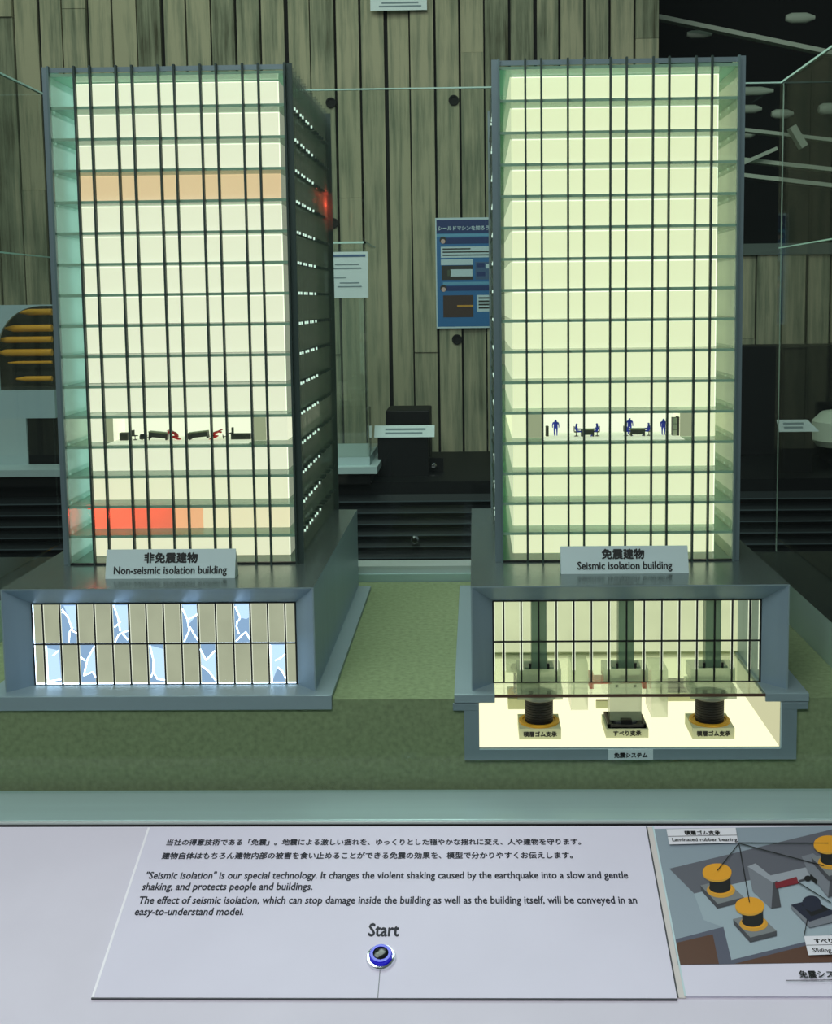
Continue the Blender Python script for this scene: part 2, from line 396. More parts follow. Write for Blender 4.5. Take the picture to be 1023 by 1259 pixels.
def sheet(name, p0, p1, y, label, cat, mats='white_card', lines=(), thick=.003):
    a, b = at(*p0, y), at(*p1, y); mb = MB(); z0, z1 = min(a.z, b.z), max(a.z, b.z)
    mb.box(a.x, b.x, y, y + thick, z0, z1, mats)
    t = thing(name, ((a.x + b.x) / 2, y, z0), label, cat); mb.build('paper', t)
    if lines:
        lb = MB()
        for (u0, u1, v, h, m) in lines:
            lb.box(a.x + (b.x - a.x) * u0, a.x + (b.x - a.x) * u1, y - .0008, y - .0001, z1 - (z1 - z0) * (v + h), z1 - (z1 - z0) * v, m)
        lb.build('print', t)
    return t
sheet('notice', (398, 310), (453, 366), 2.168, 'white paper notice fixed to the acrylic showcase beside the left tower', 'notice',
      lines=((.2, .95, .06, .05, 'p_teal'), (.25, .8, .26, .025, 'ink_grey'), (.2, .85, .34, .03, 'ink_grey'), (.2, .5, .55, .02, 'ink_grey'), (.35, .8, .66, .025, 'ink_grey'), (.3, .85, .74, .025, 'ink_grey')))
sheet('notice', (455, -14), (525, 12), 2.955, 'white notice on the board wall at the top of the picture', 'notice', lines=((.2, .85, .62, .08, 'ink_grey'), (.15, .9, .78, .07, 'ink_grey')))
# poster
def poster():
    y = 2.962; a = at(535, 268, y); b = at(608, 403, y); W, H = b.x - a.x, a.z - b.z
    t = thing('poster', (a.x, y, b.z), 'blue printed poster on the board wall beside the isolation tower', 'poster')
    mb = MB(); mb.box(a.x, b.x, y, y + .006, b.z, a.z, 'p_white'); mb.build('board', t)
    mb = MB()
    def r(u0, u1, v0, v1, m, k=1): mb.box(a.x + W * u0, a.x + W * u1, y - .0004 * k, y, a.z - H * v1, a.z - H * v0, m)
    r(.02, .98, .02, .985, 'p_blue'); r(.02, .98, .02, .14, 'p_navy', 2); r(.02, .98, .145, .17, 'p_light', 2); r(.12, .97, .18, .235, 'p_navy', 2)
    r(.09, .97, .26, .36, 'p_white', 2); r(.09, .64, .375, .425, 'p_white', 2); r(.10, .64, .43, .56, 'p_dark', 2)
    r(.25, .63, .465, .53, 'p_white', 3); r(.2, .26, .47, .525, 'p_olive', 3); r(.68, .96, .40, .56, 'p_teal', 2); r(.70, .84, .41, .45, 'p_navy', 3); r(.86, .95, .42, .46, 'p_white', 3); r(.7, .85, .49, .53, 'p_navy', 3)
    r(.12, .97, .58, .605, 'p_light', 2); r(.12, .97, .615, .66, 'p_navy', 2); r(.12, .64, .70, .90, 'p_brown', 2); r(.36, .64, .79, .805, 'd_deepyellow', 3)
    r(.70, .97, .70, .85, 'p_white', 2)
    for k in range(4): r(.73, .94, .72 + .03 * k, .735 + .03 * k, 'p_dark', 3)
    for k in range(3): r(.12, .6 if k == 0 else .94, .275 + .028 * k, .287 + .028 * k, 'p_dark', 3)
    for v in (.20, .635):
        mb.lathe((a.x + W * .13, y, a.z - H * v), [(.0125, 0), (.0125, .0014)], 'p_dark', 20, 'y'); mb.lathe((a.x + W * .13, y, a.z - H * (v + .012)), [(.008, 0), (.008, .0020)], 'p_skin', 20, 'y')
    mb.build('print', t)
    mb = MB(); lettering(mb, 'シールドマシンを知ろう!', (a.x + W * .05, y - .001, a.z - H * .11), X, Z, W * .9, 'p_white', .03, lift=.0004); mb.build('lettering', t)
poster()
# dark stand with sign card
p0, p1 = at(474, 505, 2.42), at(529, 560, 2.42)
mb = MB(); mb.box(p0.x, p1.x, 2.42, 2.6, -.094, p0.z, 'cabinet_black'); 
ds = thing('display_stand', ((p0.x + p1.x) / 2, 2.5, -.094), 'black block stand behind the small sign card', 'stand'); mb.build('block', ds, bevel=.004)
mb = MB(); mb.box(p0.x - .004, at(545, 560, 2.40).x, 2.40, 2.42, -.094, at(540, 563, 2.40).z, 'cabinet_black'); mb.build('base', ds)
glint(533, 573, 2.37, .010, ds)
def lean_card(px0, px1, py0, py1, y, label, zb, skew=0, dark=True):
    a, b = at(px0, py1, y), at(px1, py0, y); t = thing('sign_card', ((a.x + b.x) / 2, y, a.z), label, 'sign')
    z0, z1 = a.z, b.z
    mb = MB(); mb.prism([(a.x, y, z0), (b.x, y, z0), (b.x - skew, y + .03, z1), (a.x, y + .03, z1)], (0, .004, 0), 'white_card'); mb.build('card', t)
    lb = MB()
    for k in (0.35, .68):
        f = lambda u, w_: Vector((a.x + (b.x - a.x - skew) * u, y - .001 + .03 * w_, z0 + (z1 - z0) * w_))
        lb.poly([f(.18, k - .08), f(.85 if k > .5 else .8, k - .08), f(.85 if k > .5 else .8, k + .08), f(.18, k + .08)], 'ink_grey')
    lb.build('print', t)
    mb = MB(); mb.box(a.x + .01, b.x - .02, y + .008, y + .06, zb, z0, 'cabinet_black'); mb.build('support', t)
lean_card(460, 534, 524, 538, 2.30, 'small white sign card on black support between the towers', -.094)
lean_card(958, 1008, 517, 531, 2.30, 'small white sign card on dark stand seen through the right pane', -.094, .03)
# right-hand dark display block and pale rounded casing
a = at(890, 426, 2.72)
mb = MB(); mb.box(a.x, a.x + 1.4, 2.72, 2.88, -.094, a.z, 'cabinet_black'); tag(mb.build('display_board', bevel=.004), 'tall black board standing right of the isolation tower', 'board')
c = at(1030, 535, 2.45)
mb = MB(); mb.box(c.x - .01, c.x + .35, 2.36, 2.62, -.094, c.z - .04, 'cabinet_black'); tag(mb.build('display_stand', bevel=.004), 'black block under the pale casing at the right edge', 'stand')
mb = MB(); mb.lathe((c.x + .05, 2.5, c.z - .04), [(.10, 0), (.115, .02), (.115, .08), (.085, .11), (.03, .12)], 'pipe', 28); tag(mb.build('model_casing', smooth=True), 'pale rounded casing cut by the right picture edge', 'model')

# tunnel model at far left
def tunnel():
    y = 2.28; k = (y + 1.3) / F
    o = at(40, 470, y)
    t = thing('tunnel_model', (o.x, y, -.04), 'white tunnel cutaway model with yellow rods at the left edge', 'model')
    cx, cz = at(52, 432, y).x, at(52, 432, y).z; R = 56 * k
    top = at(20, 375, y).z; bot = at(20, 480, y).z; xl, xr = at(-70, 400, y).x, at(66, 400, y).x
    arc = [(cx + R * math.cos(t_), cz + R * math.sin(t_)) for t_ in [math.radians(a_) for a_ in range(90, 181, 10)]]
    xs = min(p[0] for p in arc)
    pts = [(xr, y, top)] + [(xr, y, min(arc[0][1], top - .003))] + [(p[0], y, min(p[1], top - .003)) for p in arc] + [(xs, y, bot), (xl, y, bot), (xl, y, top - .05), (xl + .05, y, top)]
    mb = MB(); mb.prism(pts, (0, .012, 0), 'tunnel_white'); mb.build('shell', t)
    mb = MB(); mb.box(xl, xr, y + .10, y + .11, bot, top, 'tunnel_dark'); mb.box(xs, xr, y + .012, y + .1, bot - .001, bot + .01, 'tunnel_dark'); mb.build('backing', t)
    for (x0, py, h) in ((24, 384, 8), (6, 404, 9), (-4, 418, 8), (-4, 434, 9), (10, 446, 4), (20, 466, 7)):
        p = at(x0, py, y + .05); q = at(64, py - 1, y + .05); r = h * k / 2
        mb = MB(); mb.lathe((p.x, p.y, p.z), [(r * .35, 0), (r, .03), (r, q.x - p.x)], 'rod_yellow', 14, 'x'); mb.build('rod', t, smooth=True)
    mb = MB(); mb.box(xl, xr, y - .02, y + .12, at(0, 514, y).z, bot, 'tunnel_white'); mb.build('base', t)
    mb = MB(); zb = at(0, 514, y).z; mb.box(at(36, 540, y).x, xr, y - .01, y + .12, -.04, zb, 'cabinet_black'); mb.box(xl, at(36, 540, y).x, y - .02, y + .12, -.04, zb, 'table_white'); mb.build('pedestal', t)
tunnel()

# ================================================================== display case
AX0, AX1 = .0195, .3235
PX0, PX1, PZ0 = .0015, .3405, -.0566          # pit opening
GY = -.012
BX0, BX1 = -.640, .43
ground = MB()
for (x0, x1, y0, y1, z0, z1) in ((BX0, PX0 - .004, GY, .545, -.108, 0), (PX1 + .004, BX1, GY, .545, -.108, 0), (PX0 - .004, PX1 + .004, GY, .545, -.108, PZ0 - .004), (PX0 - .004, PX1 + .004, .326, .545, PZ0 - .004, 0)):
    ground.box(x0, x1, y0, y1, z0, z1, 'felt')
tag(ground.build('ground_block'), 'green felt covered ground block carrying both building models', 'display base')
case = thing('display_case', (-.1, .3, -.12), 'large clear glass display case enclosing both tower models', 'display case')
XL, XR, YB, YF = -.694, .492, .6176, -.034
ZS, ZT = .5273, .7871
CB, CF = -.103, -.106
mb = MB(); mb.box(-1.2, 1.0, -.104, -.026, -.125, -.100, 'rail'); mb.box(-1.2, 1.0, -.1075, -.104, -.125, -.1005, 'rail_lip'); mb.build('front_rail', case, bevel=.001)
mb = MB(); mb.box(BX0, .43, .548, .575, -.01, .012, 'rail'); mb.box(BX0, .43, .556, .60, .012, .0235, 'rail_lip'); mb.build('back_rail', case)
mb = MB(); mb.box(.4305, .62, -.022, .50, -.108, .055, 'curb', top='curb_top'); mb.build('side_curb', case)
mb = MB(); mb.box(-.84, BX0 - .0005, -.022, .50, -.108, .055, 'curb', top='curb_top'); mb.build('side_curb', case)
mb = MB(); mb.box(-.9, .7, .605, .63, -.12, .0, 'curb_top'); mb.build('back_sill', case)
mb = MB(); mb.box(-1.1, .95, YF, YF + .005, -.100, 1.30, 'case_glass'); mb.build('front_pane', case)
mb = MB(); mb.box(XL, XR, YB, YB + .005, 0, ZT, 'case_glass'); mb.build('back_pane', case)
for xx in (XL, XR):
    mb = MB(); mb.box(xx, xx + .005, .055 if xx > 0 else .0, YB, .0551, ZT, 'case_glass'); mb.build('side_pane', case)
    mb = MB(); mb.box(xx, xx + .004, .055 if xx > 0 else 0, YB, ZT, ZT + .003, 'acrylic_edge'); mb.box(xx, xx + .004, .055 if xx > 0 else .0, YB - .001, ZS - .001, ZS + .001, 'acrylic_edge')
    mb.box(xx + .0044, xx + .0050, YB - .0012, YB + .004, .03, ZT, 'curb'); mb.build('pane_edge', case)
mb = MB(); mb.box(XL + .005, XR, YB, YB + .004, ZT, ZT + .0022, 'acrylic_edge'); mb.build('pane_edge', case)

# ================================================================== building models
ZH, ZB, BD, BW = .1271, .006, .499, .359
YT, TW, TD, HT = .124, .2831, .3782, .7307
PAR = .0077; HS = (HT - ZH - PAR) / 16
def pattern(total, n_w, n_n):
    wv = total / (n_w * 1.66 + n_n); xs = [0]; 
    for i in range(n_w + n_n): xs.append(xs[-1] + (wv * 1.66 if i % 2 == 0 else wv))
    return xs
FX = pattern(TW, 6, 5); FY = pattern(TD, 8, 7)
GI, GD = .0145, .041            # lit core set in from the side / front of the facade
CRACKS_U = {2: ([[(.1, .1), (.45, .3), (.75, .7), (1, .75)], [(.08, .18), (.3, .2)], [(.75, .6), (.55, .7), (.45, 1)]], [(.2, 0), (1, 0), (1, .7), (.75, .62), (.5, .3)]),
            5: ([[(.1, 0), (.35, .35), (.45, .7)], [(.5, .45), (.1, .6)], [(.1, 1), (.35, .8), (.95, .7)], [(.6, .78), (.95, .95)]], [(.1, 0), (1, 0), (.95, .7), (.5, .76), (.35, .35)]),
            9: ([[(.05, .1), (.35, .4), (.45, .7), (.1, 1)], [(.35, .4), (.9, .3), (1, .25)], [(.5, .6), (.75, .8), (1, .97)]], [(.05, 0), (.95, 0), (1, .27), (.5, .5), (.35, .4)]),
            12: ([[(.1, .05), (.4, .35), (.3, .45)], [(.2, .45), (.15, .6), (.3, .8)], [(.1, 1), (.45, .85), (.75, .75), (1, .95)]], [(.1, 0), (1, 0), (1, .35), (.8, .4), (.45, .36)])}
CRACKS_L = {1: ([[(.5, .25), (.9, .12)], [(.08, 0), (.1, .95), (.95, .9)]], [(.08, .05), (.9, .12), (.95, .9), (.1, .95)]),
            3: ([[(1, 0), (.5, .35), (.2, .8)], [(.05, .3), (.35, .4)], [(.2, .8), (.8, .7), (1, .85)]], [(1, 0), (1, .85), (.8, .7), (.2, .8), (.5, .35)]),
            7: ([[(.1, 0), (.3, .4), (.25, .7), (.1, .85)], [(.25, .7), (.5, .9), (1, .93)]], [(.1, 0), (1, .1), (1, .93), (.5, .9), (.25, .7), (.3, .4)]),
            10: ([[(.0, .1), (.35, .4), (.95, .15)], [(.05, .55), (.5, .7), (.95, .95)]], [(.0, .1), (.35, .4), (.95, .15), (.95, .95), (.5, .7), (.05, .55)]),
            14: ([[(.35, .42), (.7, .35), (1, .25)], [(.5, .6), (.8, .7), (1, .9)], [(.05, 0), (.1, 1)]], [(.08, .0), (1, .0), (1, .9), (.5, .6), (.1, 1)])}

def building(x0, label, left):
    x1 = x0 + BW; t = thing('building_model', ((x0 + x1) / 2, .25, 0), label, 'building model', 'lit tower models in the case')
    ix0, ix1, iy, iz = x0 + .0255, x1 - .0255, .026, .1035
    # ---- plinth with front lip
    pw = .0197
    mb = MB()
    if left:
        mb.box(x0 - pw, x1 + pw, -.0122, BD - .003, .0004, ZB, 'plinth'); mb.box(x0 - pw, x1 + pw, -.0155, -.0122, -.0105, ZB, 'plinth')
    else:
        mb.box(x0 - pw, AX0, -.0122, BD - .003, .0004, ZB, 'plinth'); mb.box(AX1, x1 + pw, -.0122, BD - .003, .0004, ZB, 'plinth'); mb.box(AX0, AX1, .30, BD - .003, .0004, ZB, 'plinth')
        mb.box(x0 - pw, AX0, -.0155, -.0122, -.0035, ZB, 'plinth'); mb.box(AX1, x1 + pw, -.0155, -.0122, -.0035, ZB, 'plinth')
    mb.build('plinth', t, bevel=.0006)
    # ---- silver hood with splayed reveal
    mb = MB(); a = .0016
    o = [(x0, 0, ZB), (x0, 0, ZH), (x1, 0, ZH), (x1, 0, ZB)]; i_ = [(x0 + a, 0, ZB), (x0 + a, 0, ZH - a), (x1 - a, 0, ZH - a), (x1 - a, 0, ZB)]
    n_ = [(ix0, iy, ZB), (ix0, iy, iz), (ix1, iy, iz), (ix1, iy, ZB)]
    for p in range(3): mb.poly([o[p], o[p + 1], i_[p + 1], i_[p]], 'plinth'); mb.poly([i_[p], i_[p + 1], n_[p + 1], n_[p]], 'hood')
    mb.poly([(x0, 0, ZB), (x0, BD, ZB), (x0, BD, ZH), (x0, 0, ZH)], 'hood'); mb.poly([(x1, 0, ZB), (x1, BD, ZB), (x1, BD, ZH), (x1, 0, ZH)], 'hood')
    mb.poly([(x0, 0, ZH), (x1, 0, ZH), (x1, BD, ZH), (x0, BD, ZH)], 'hood_top'); mb.poly([(x0, BD, ZB), (x1, BD, ZB), (x1, BD, ZH), (x0, BD, ZH)], 'hood')
    # inner lining behind the reveal so the hood has thickness
    mb.poly([(ix0, iy, ZB), (ix0, .142, ZB), (ix0, .142, iz), (ix0, iy, iz)], 'hood'); mb.poly([(ix1, iy, ZB), (ix1, .142, ZB), (ix1, .142, iz), (ix1, iy, iz)], 'hood'); mb.poly([(ix0, iy, iz), (ix1, iy, iz), (ix1, .142, iz), (ix0, .142, iz)], 'hood')
    mb.build('hood', t)
    # ---- base window, 2 x 16 panes, half panes at the ends
    wd = (ix1 - ix0) / 15.2; cols = [ix0, ix0 + .6 * wd] + [ix0 + .6 * wd + wd * k for k in range(1, 15)] + [ix1]
    zm = ZB + (iz - ZB) * .505; mu = .0010
    mb = MB()
    for c in cols: mb.box(c - mu * .9, c + mu * .9, iy - .0012, iy + .0012, ZB, iz, 'mullion')
    for z in (zm, iz): mb.box(ix0, ix1, iy - .0011, iy + .0011, z - mu, z + mu * .6, 'mullion')
    mb.box(ix0, ix1, iy - .0011, iy + .0011, ZB, ZB + .0008, 'mullion')
    mb.build('window_frame', t)
    if left:
        g = MB(); yb = iy + .006
        for i in range(16):
            for row, (za, zb) in enumerate(((zm, iz), (ZB, zm))):
                cr = (CRACKS_U if row == 0 else CRACKS_L).get(i)
                a0_, a1_ = cols[i], cols[i + 1]
                if cr is None: g.box(a0_ + .0012, a1_ - .0012, iy + .0002, iy + .0010, za + .0009, zb - .0012, 'pane_light')
                else:
                    P = lambda u, v, yy: Vector((a0_ + (a1_ - a0_) * (.06 + .88 * u), yy, zb - .001 - (zb - za - .002) * (.03 + .94 * v)))
                    pm = MB(); pm.box(a0_ + .0012, a1_ - .0012, iy + .0002, iy + .0010, za + .0009, zb - .0012, 'crack_light')
                    po = tag(pm.build('window_pane', t), 'cracked glowing window pane')
                    cm = MB(); cm.prism([P(u, v, iy - .0000) for u, v in cr[1]], (0, -.0003, 0), 'crack_bright')
                    for ln in cr[0]:
                        for (u, v), (u2, v2) in zip(ln, ln[1:]): cm.bar(P(u, v, iy - .0006), P(u2, v2, iy - .0006), .00085, 'crack_line', 6)
                    cm.build('crack', po)
        g.build('window_glass', t)
        es = MB()  # light leaking at pane edges, painted as thin emissive strips
        for i in range(16): es.box(cols[i] + .0014, cols[i + 1] - .0014, iy - .0004, iy + .0012, ZB + .0009, ZB + .0024, 'crack_line')
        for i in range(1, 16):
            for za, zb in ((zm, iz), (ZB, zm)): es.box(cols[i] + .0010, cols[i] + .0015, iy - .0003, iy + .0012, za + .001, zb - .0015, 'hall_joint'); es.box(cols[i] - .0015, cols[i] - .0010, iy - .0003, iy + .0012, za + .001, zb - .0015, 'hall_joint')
        es.box(ix0 + .0002, ix0 + .0014, iy - .0008, iy + .0012, ZB + .001, iz - .001, 'crack_line')
        es.build('light_strip', t)
        ls = MB(); ls.box(ix0, ix1, yb, yb + .001, ZB, iz, 'crack_line'); ls.build('backlight', t)
    else:
        g = MB(); g.box(ix0, ix1, iy + .0004, iy + .0014, ZB + .001, iz, 'window_glass'); g.build('window_glass', t)
        mb = MB(); mb.box(ix0, ix1, .142, .144, ZB - .002, iz + .01, 'hall_light')
        mb.build('hall_back_wall', t)
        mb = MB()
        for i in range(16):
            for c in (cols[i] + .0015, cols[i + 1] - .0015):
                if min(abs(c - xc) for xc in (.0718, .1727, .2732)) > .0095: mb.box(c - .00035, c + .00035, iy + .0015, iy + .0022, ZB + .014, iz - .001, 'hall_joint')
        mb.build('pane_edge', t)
        mb = MB(); mb.box(ix0, ix1, .139, .142, ZB - .004, ZB + .001, 'bearing_block'); mb.build('skirting', t)
        mb = MB(); mb.box(AX0, AX1, -.0135, .29, .0028, .0056, 'clear_acrylic'); fl = mb.build('glass_floor', t)
        mb = MB(); mb.box(AX0, AX1, -.0150, -.0136, .0024, .0056, 'd_brown'); mb.build('floor_edge', fl)
        for xc, ped in ((.0718, 1), (.1727, 2), (.2732, 1)):
            mb = MB(); mb.box(xc - .0088, xc + .0088, .0285, .0455, .0225, iz + .001, 'green_column'); mb.build('column', t)
            mb = MB(); mb.box(xc - .0255, xc + .0255, .0275, .062, .0058, .0215, 'milky_acrylic'); mb.box(xc - .017, xc + .017, .029, .052, .0215, .0235, 'green_column')
            for sx in (-1, 1): mb.lathe((xc + sx * .0105, .0272, .0185 + .007), [(.0015, -.003), (.0015, .003)], 'mullion', 10)
            mb.build('pedestal', t)
    # ---- tower: slabs, lit storeys, fins, posts, facade glass
    tx0 = x0 + .0387; tx1 = tx0 + TW; ty0, ty1 = YT, YT + TD
    lc = 'lit_cream' if left else 'lit_green_cream'
    cx0, cx1, cy0, cy1 = tx0 + GI, tx1 - GI, ty0 + GD, ty1 - GD * .6
    for k in range(17):
        z = ZH + HS * k if k < 16 else HT - PAR + .001
        th = .0034; sb = MB(); l_, r__, f_, b_ = tx0 + .001, tx1 - .001, ty0 - .0012, ty1 - .001
        zb_ = z - (th if k else 0); zt_2 = z if k else z + .0012
        out = [(l_, f_), (r__, f_)]
        if 0 < k < 16:
            for y in FY[1:-1]: out += [(r__, ty0 + y - .0010), (tx1 + .0050, ty0 + y - .0010), (tx1 + .0070, ty0 + y - .0010), (tx1 + .0070, ty0 + y + .0010), (tx1 + .0050, ty0 + y + .0010), (r__, ty0 + y + .0010)]
        out += [(r__, b_), (l_, b_)]
        if 0 < k < 16:
            for y in reversed(FY[1:-1]): out += [(l_, ty0 + y + .0010), (tx0 - .0050, ty0 + y + .0010), (tx0 - .0070, ty0 + y + .0010), (tx0 - .0070, ty0 + y - .0010), (tx0 - .0050, ty0 + y - .0010), (l_, ty0 + y - .0010)]
        n_o = len(out); va = [(x, y, zb_) for x, y in out] + [(x, y, zt_2) for x, y in out]
        sb.add(va, [tuple(range(n_o)), tuple(range(n_o, 2 * n_o))], 'slab_acrylic')
        for q in range(n_o):
            (xa, ya), (xb, yb_) = out[q], out[(q + 1) % n_o]
            m__ = 'slab_front' if q == 0 else 'slab_tip' if (ya + yb_) / 2 < ty0 + FY[7] + .004 and ((xa > tx1 + .004 and xb > tx1 + .004) or (xa < tx0 - .004 and xb < tx0 - .004)) else 'fin' if max(xa, xb) > tx1 or min(xa, xb) < tx0 else 'slab_acrylic'
            sb.f.append([len(sb.v) - 2 * n_o + q, len(sb.v) - 2 * n_o + (q + 1) % n_o, len(sb.v) - n_o + (q + 1) % n_o, len(sb.v) - n_o + q]); sb.m.append(sb.mi(m__))
        sb.build('floor_slab', t)
    for k in range(16):
        st = 16 - k; z0 = ZH + HS * k + .0004; z1 = z0 + HS - .0037
        if k == 0: z0 += .0016
        m_ = lc
        if left: m_ = {4: 'lit_peach', 14: 'lit_rose', 15: 'lit_amber', 16: 'lit_rose'}.get(st, lc)
        pb = MB()
        if st != 12:
            e = .0013
            if left and st == 15:        # red lamp glow fading to cream, painted as stepped emission zones
                xa, xb = at(214, 635, cy0).x, at(250, 635, cy0).x
                pb.box(cx0 + e, xa, cy0 - .0004, cy0 + .01, z0, z1 - e, 'lit_red_zone'); pb.box(xa, xb, cy0 - .0004, cy0 + .01, z0, z1 - e, 'lit_orange_zone'); pb.box(xb, cx1 - e, cy0 - .0004, cy0 + .01, z0, z1 - e, m_)
            else: pb.box(cx0 + e, cx1 - e, cy0 - .0004, cy0 + .01, z0, z1 - e, m_)
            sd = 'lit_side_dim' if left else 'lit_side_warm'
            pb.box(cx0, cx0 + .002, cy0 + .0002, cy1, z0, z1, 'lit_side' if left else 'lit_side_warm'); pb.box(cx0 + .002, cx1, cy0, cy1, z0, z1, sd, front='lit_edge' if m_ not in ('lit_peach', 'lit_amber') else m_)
        else:
            if left: ra, rb, wl = at(139, 520, cy0).x, at(311, 520, cy0).x, at(327, 520, cy0).x
            else: ra, rb, wl = at(667, 520, cy0).x, at(836, 520, cy0).x, at(853, 520, cy0).x
            yb = cy0 + .050
            pb.box(cx0, ra, cy0, cy1, z0, z1, lc); pb.box(rb, cx1, cy0, cy1, z0, z1, lc)
            pb.box(ra - (.019 if not left else .011), ra, cy0 - .0006, cy0, z0, z1, 'lit_beige'); pb.box(rb, wl, cy0 - .0006, cy0, z0, z1, 'lit_beige')
            pb.box(ra, rb, yb, yb + .004, z0, z1, 'lit_room'); pb.box(ra, rb, cy0 - .034, yb, z0, z0 + .0004, 'lit_floor')
        po = pb.build('light_panel', t)
        if left and st in (4, 15): tag(po, 'red glowing storey panel' if st == 15 else 'peach glowing storey panel')
    fd = .0062
    def fin_mesh(name, depth_x, depth_y, m):
        f = MB(); f.box(-depth_x / 2, depth_x / 2, -depth_y / 2, depth_y / 2, 0, 1, m); return f.mesh(name)
    ff = MB(); ff.box(-.00115, .00115, -fd, 0, ZH, HT + .0018, 'fin'); fmesh = ff.mesh('fin')
    sf = MB(); sf.box(0, .0062, -.0009, .0009, ZH, HT + .0015, 'fin_smoke'); smesh = sf.mesh('fin')
    ox = WORLD[t.name]
    def put(me, x, y, name='fin', flip=False):
        o = bpy.data.objects.new(name, me); COL.objects.link(o); o.parent = t; o.location = Vector((x, y, 0)) - ox
        if flip: o.rotation_euler.z = math.pi
        return o
    for x in FX[1:-1]: put(fmesh, tx0 + x, ty0)
    for x in FX[1:-1]: put(fmesh, tx0 + x, ty1, flip=True)
    for y in FY[1:-1]: put(smesh, tx1, ty0 + y)
    for y in FY[1:-1]: put(smesh, tx0, ty0 + y, flip=True)
    for (x, y) in ((tx0, ty0), (tx1, ty0), (tx0, ty1), (tx1, ty1)):
        sx = -1 if x == tx0 else 1; sy = -1 if y == ty0 else 1
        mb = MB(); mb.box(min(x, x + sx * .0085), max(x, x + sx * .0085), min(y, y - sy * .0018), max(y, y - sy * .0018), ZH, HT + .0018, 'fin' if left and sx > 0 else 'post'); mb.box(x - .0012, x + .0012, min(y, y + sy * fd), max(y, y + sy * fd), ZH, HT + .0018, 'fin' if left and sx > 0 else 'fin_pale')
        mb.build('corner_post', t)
    mb = MB(); mb.box(tx0, tx1, ty0 - .003, ty0 + .001, ZH + .0001, ZH + .0022, 'mullion'); mb.build('bottom_rail', t)
    mb = MB(); mb.box(tx0, tx1, ty0 - .001, ty0 + .001, HT - PAR + .0025, HT + .0005, 'post'); mb.build('parapet', t)
    mb = MB(); g_ = .0008
    mb.box(tx0, tx1, ty0, ty0 + g_, ZH + .002, HT - PAR, 'facade_glass'); mb.box(tx0, tx1, ty1 - g_, ty1, ZH, HT, 'facade_glass')
    mb.box(tx0, tx0 + g_, ty0 + g_, ty1 - g_, ZH, HT, 'side_glass' if left else 'side_glass_warm'); mb.box(tx1 - g_, tx1, ty0 + g_, ty1 - g_, ZH, HT, 'side_glass_clear' if left else 'side_glass_warm')
    mb.build('facade_glass', t)
    return t, tx0, tx1, cx0, cx1, cy0
LB = building(-.544, 'lit tower with two red-lit floors and cracked base windows', True)
RB = building(-.0067, 'lit tower standing over an open pit with rubber bearings', False)
# red warning lamps glowing in the left tower
def warn_lamp(x, y, st, label, en):
    z = ZH + HS * (17 - st) - .0075
    mb = MB(); mb.lathe((x, y, z), [(.0022, 0), (.0022, .003), (.0035, .0035), (.0035, .0052)], 'lit_red', 14); tag(mb.build('warning_lamp'), label, 'lamp')
    point('red_lamp_light', (x, y, z - .006), en, (1, .06, .03))
tx0, tx1, cy0 = LB[1], LB[2], LB[5]
warn_lamp(tx0 + .020, cy0 - .022, 15, 'small red lamp in the red glowing lower storey of the left tower', .028)
for dx_, en_ in ((.055, .014), (.100, .010)): point('red_lamp_light', (tx0 + dx_, cy0 - .022, ZH + HS * 2 - .015), en_, (1, .05, .03))  # extra bodiless lights added to spread the red glow
warn_lamp(tx1 - .0065, YT + TD - .07, 4, 'small red lamp at the rear corner of the peach upper storey', .55)

# ------------------------------------------------------------------ name cards on the hoods
def name_card(pl, pr, top, jp, en, jw, ew, jpx, label):
    a = atz(*pl, ZH); b = atz(*pr, ZH); y = (a.y + b.y) / 2; ln = .011; zt = at((pl[0] + pr[0]) / 2, top, y + ln).z
    t = thing('name_card', ((a.x + b.x) / 2, y, ZH), label, 'name card', 'name cards on the hoods')
    x0, x1 = a.x, b.x; mb = MB()
    mb.prism([(x0, y, ZH), (x0, y + ln, zt), (x0, y + 2 * ln, ZH)], (x1 - x0, 0, 0), 'card'); mb.build('tent', t)
    d = Vector((0, ln, zt - ZH)); H = d.length; d = d / H; n = X.cross(d); lb = MB(); cx = (x0 + x1) / 2
    W = x1 - x0
    O = Vector((x0 + W * jpx, y, ZH)) + d * (H * .56); lettering(lb, jp, O, X, d, W * jw, 'ink_black', .045, center=True, lift=.0003)
    O = Vector((cx + W * (.0), y, ZH)) + d * (H * .16); lettering(lb, en, O, X, d, W * ew, 'ink_black', .03, center=True, lift=.0003, hs=1.15)
    lb.build('lettering', t)
name_card((129, 712), (289, 710.5), 675, '非免震建物', 'Non-seismic isolation building', .41, .87, .5, 'white tent card reading Non-seismic isolation building')
name_card((690, 706), (847, 704.5), 671, '免震建物', 'Seismic isolation building', .33, .74, .49, 'white tent card reading Seismic isolation building')

